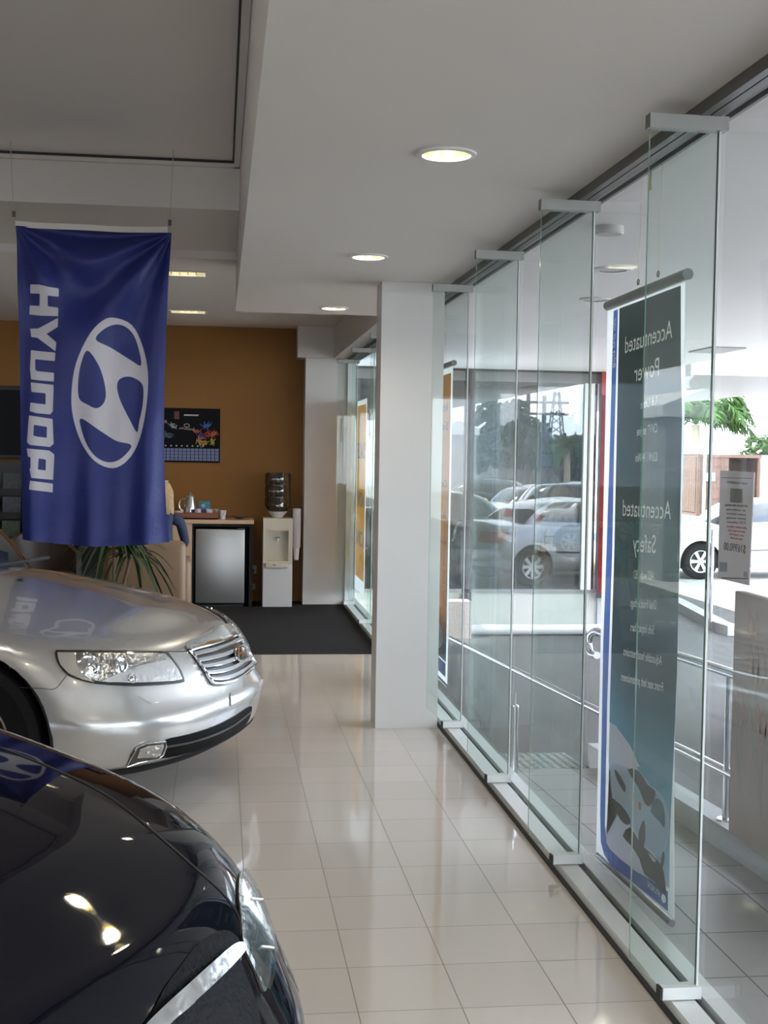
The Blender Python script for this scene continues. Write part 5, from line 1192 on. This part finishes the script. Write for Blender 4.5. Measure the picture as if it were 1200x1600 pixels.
palm((pp.x, 58, GY), 3.75, 'palm tree arching over the containers, right of the green banner', 5, 13, 4.6, dirs=[(-.15, 1.05, 1.0), (.05, .85, .95), (-.5, .9, .85), (.5, .75, .85), (1.2, 1.1, .8), (2.0, 1.0, .8), (2.8, 1.1, .9), (3.4, .9, .85), (4.0, 1.1, .8), (4.8, .9, .7), (5.4, .85, .8), (-.1, .45, .80), (3.0, .5, .8)])
def tree(name, x, y, h, rw, label, col, seed, z0=None, dens=1., trunk_h=None, squash=.75):
    z0 = GY if z0 is None else z0; rs = random.Random(seed); r = empty(name, (x, y, z0), 0, label, 'tree'); lm = mat('leaf_'+name, col, .8, spec=.05, var=.45, vs=1.2)
    th = trunk_h or h*.35
    MB().tube([(0, 0, 0), (.1, 0, th), (0, .1, h*.75)], [rw*.07, rw*.05, .03], 8).build('trunk', mat('bark', (.16, .11, .07), .8), r, True)
    V = []; Fc = []; cl = [(rs.gauss(0, rw*.42), rs.gauss(0, rw*.42), th+(h-th)*rs.uniform(.15, .85), rw*rs.uniform(.35, .6)) for _ in range(16)]
    for c in cl:
        for _ in range(int(150*dens)):
            u = Vector((rs.gauss(0, 1), rs.gauss(0, 1), rs.gauss(0, 1))).normalized()*c[3]*rs.uniform(.75, 1.05); u.z *= squash
            p = Vector(c[:3])+u; s_ = rw*.12; a = Vector((rs.gauss(0, 1), rs.gauss(0, 1), rs.gauss(0, 1))).normalized()*s_; b_ = a.cross(Vector((rs.gauss(0, 1), rs.gauss(0, 1), rs.gauss(0, 1))).normalized()).normalized()*s_*.7
            q = len(V); V += [p-a, p-b_, p+a, p+b_]; Fc.append((q, q+1, q+2, q+3))
    o = mk('crown', V, Fc, lm, r); return r
x, y = mir(775, 48); tree('dark_tree', x, y, 4.4, 1.2, 'big rounded dark tree reflected at the left of the corner window', (.02, .045, .018), 1)
x, y = mir(738, 50); tree('dark_tree', x, y-4, 3.6, 1.1, 'lower dark tree at the left edge of the corner window reflection', (.02, .045, .018), 2)
x, y = mir(826, 60); tree('dark_tree', x, y, 4.0, 1.0, 'smaller dark tree reflected next to the big rounded one', (.02, .045, .018), 3)
x, y = mir(860, 52); tree('bare_tree', x, y, 3.1, 1.0, 'sparse tree reflected between the two utility poles', (.06, .06, .05), 4, dens=.3)
x, y = mir(903, 46); tree('dark_bush', x, y, 3.0, .9, 'dark bushy tree reflected beside the white jamb', (.02, .03, .018), 5)
x, y = mir(690, 56); tree('dark_bush', x, y, 3.4, 1.1, 'dark bushy tree reflected left of the dark post', (.02, .03, .018), 6)
x, y = mir(884, 34); 
def mirror_palm():
    p = palm((x, y, GY), 2.3, 'palm tree reflected near the white jamb of the corner window', 8, 11, 1.0); return p
mirror_palm()
tree('roadside_tree', aty(1196, 700, 55).x, 55, 3.3, .9, 'dark green tree at the far right edge beyond the containers', (.05, .09, .03), 11)
# poles
def pole(px, Yv, top, label, arms=True):
    X_, Y_ = mir(px, Yv); r = empty('utility_pole', (X_, Y_, GY), 0, label, 'utility pole'); zt_ = aty(px, top, Yv).z-GY
    MB().tube([(0, 0, 0), (0, 0, zt_)], [.13, .08], 10).build('post', mat('pole_wood', (.10, .09, .085), .8), r, True)
    if arms:
        for k in (.06, .16): MB().box(-1.0, 1.0, -.05, .05, zt_*(1-k)-.05, zt_*(1-k)+.05).build('crossarm', mat('pole_wood'), r)
    return r
pole(847, 50, 618, 'utility pole with crossarms reflected in the middle of the corner window'); pole(822, 52, 612, 'plain slim pole reflected left of the crossarm pole', False)
X_, Y_ = mir(866, 68); lt = empty('lattice_mast', (X_, Y_, GY), 0, 'thin lattice mast reflected right of the utility poles', 'mast'); zt_ = aty(866, 612, 68).z-GY
for sx, sy in ((-1, -1), (1, -1), (1, 1), (-1, 1)): MB().tube([(sx*.7, sy*.7, 0), (sx*.12, sy*.12, zt_)], .04, 5).build('mast_leg', mat('mast_steel', (.12, .12, .13), .6), lt)
m = MB()
for k in range(12):
    z0, z1 = zt_*k/12, zt_*(k+1)/12; a, b_ = .7-.58*k/12, .7-.58*(k+1)/12
    for (s0, t0), (s1, t1) in (((-1, -1), (1, -1)), ((1, -1), (1, 1)), ((1, 1), (-1, 1)), ((-1, 1), (-1, -1))): m.tube([(s0*a, t0*a, z0), (s1*b_, t1*b_, z1)], .025, 4)
m.build('bracing', mat('mast_steel'), lt)
lp = aty(1102, 700, 45); r = empty('lamp_post', (lp.x, 45, GY), 0, 'thin distant pole beneath the palm fronds', 'pole'); MB().tube([(0, 0, 0), (0, 0, aty(1102, 668, 45).z-GY)], .06, 8).build('post', mat('pole_grey', (.4, .42, .45), .5), r, True)
# white gabled shed and long dark buildings beyond the yard
X_, Y_ = mir(702, 46)
sh = empty('white_gabled_shed', (X_, Y_, GY), 0, 'white gabled roof reflected left of the dark post', 'shed'); hz = aty(702, 680, 46).z-GY
MB().box(-.65, .65, -1.5, 1.5, 0, hz).build('walls', mat('shed_grey', (.3, .31, .31), .7), sh)
MB().prism([(-.75, 1.6, hz), (.75, 1.6, hz), (.75, 1.6, hz+.2), (0, 1.6, hz+.5), (-.75, 1.6, hz+.2)], (0, 0, 0), (0, -3.2, 0)).build('roof', mat('shed_white', (.8, .8, .78), .6), sh)
for i, (px, wd, Yv, tp, lb) in enumerate(((862, 7, 66, 712, 'long low dark building reflected under the poles'), (760, 6, 78, 705, 'low grey building reflected behind the big dark tree'))):
    X_, Y_ = mir(px, Yv); hh = aty(px, tp, Yv).z-GY; r = empty('low_building', (X_, Y_, GY), 0, lb, 'building')
    MB().box(-wd/2, wd/2, -3, 3, 0, hh).build('walls', mat('building_%d' % i, (.14, .13, .12), .8), r); MB().box(-wd/2-.3, wd/2+.3, -3.3, 3.3, hh, hh+.2).build('roof', mat('roof_%d' % i, (.30, .29, .28), .7), r)
    for k in range(int(wd)): MB().box(-wd/2+.3+k*1.0, -wd/2+.9+k*1.0, 3.0, 3.03, hh*.35, hh*.7).build('window', mat('car_glass'), r)
print('OBJECTS', len(bpy.data.objects))
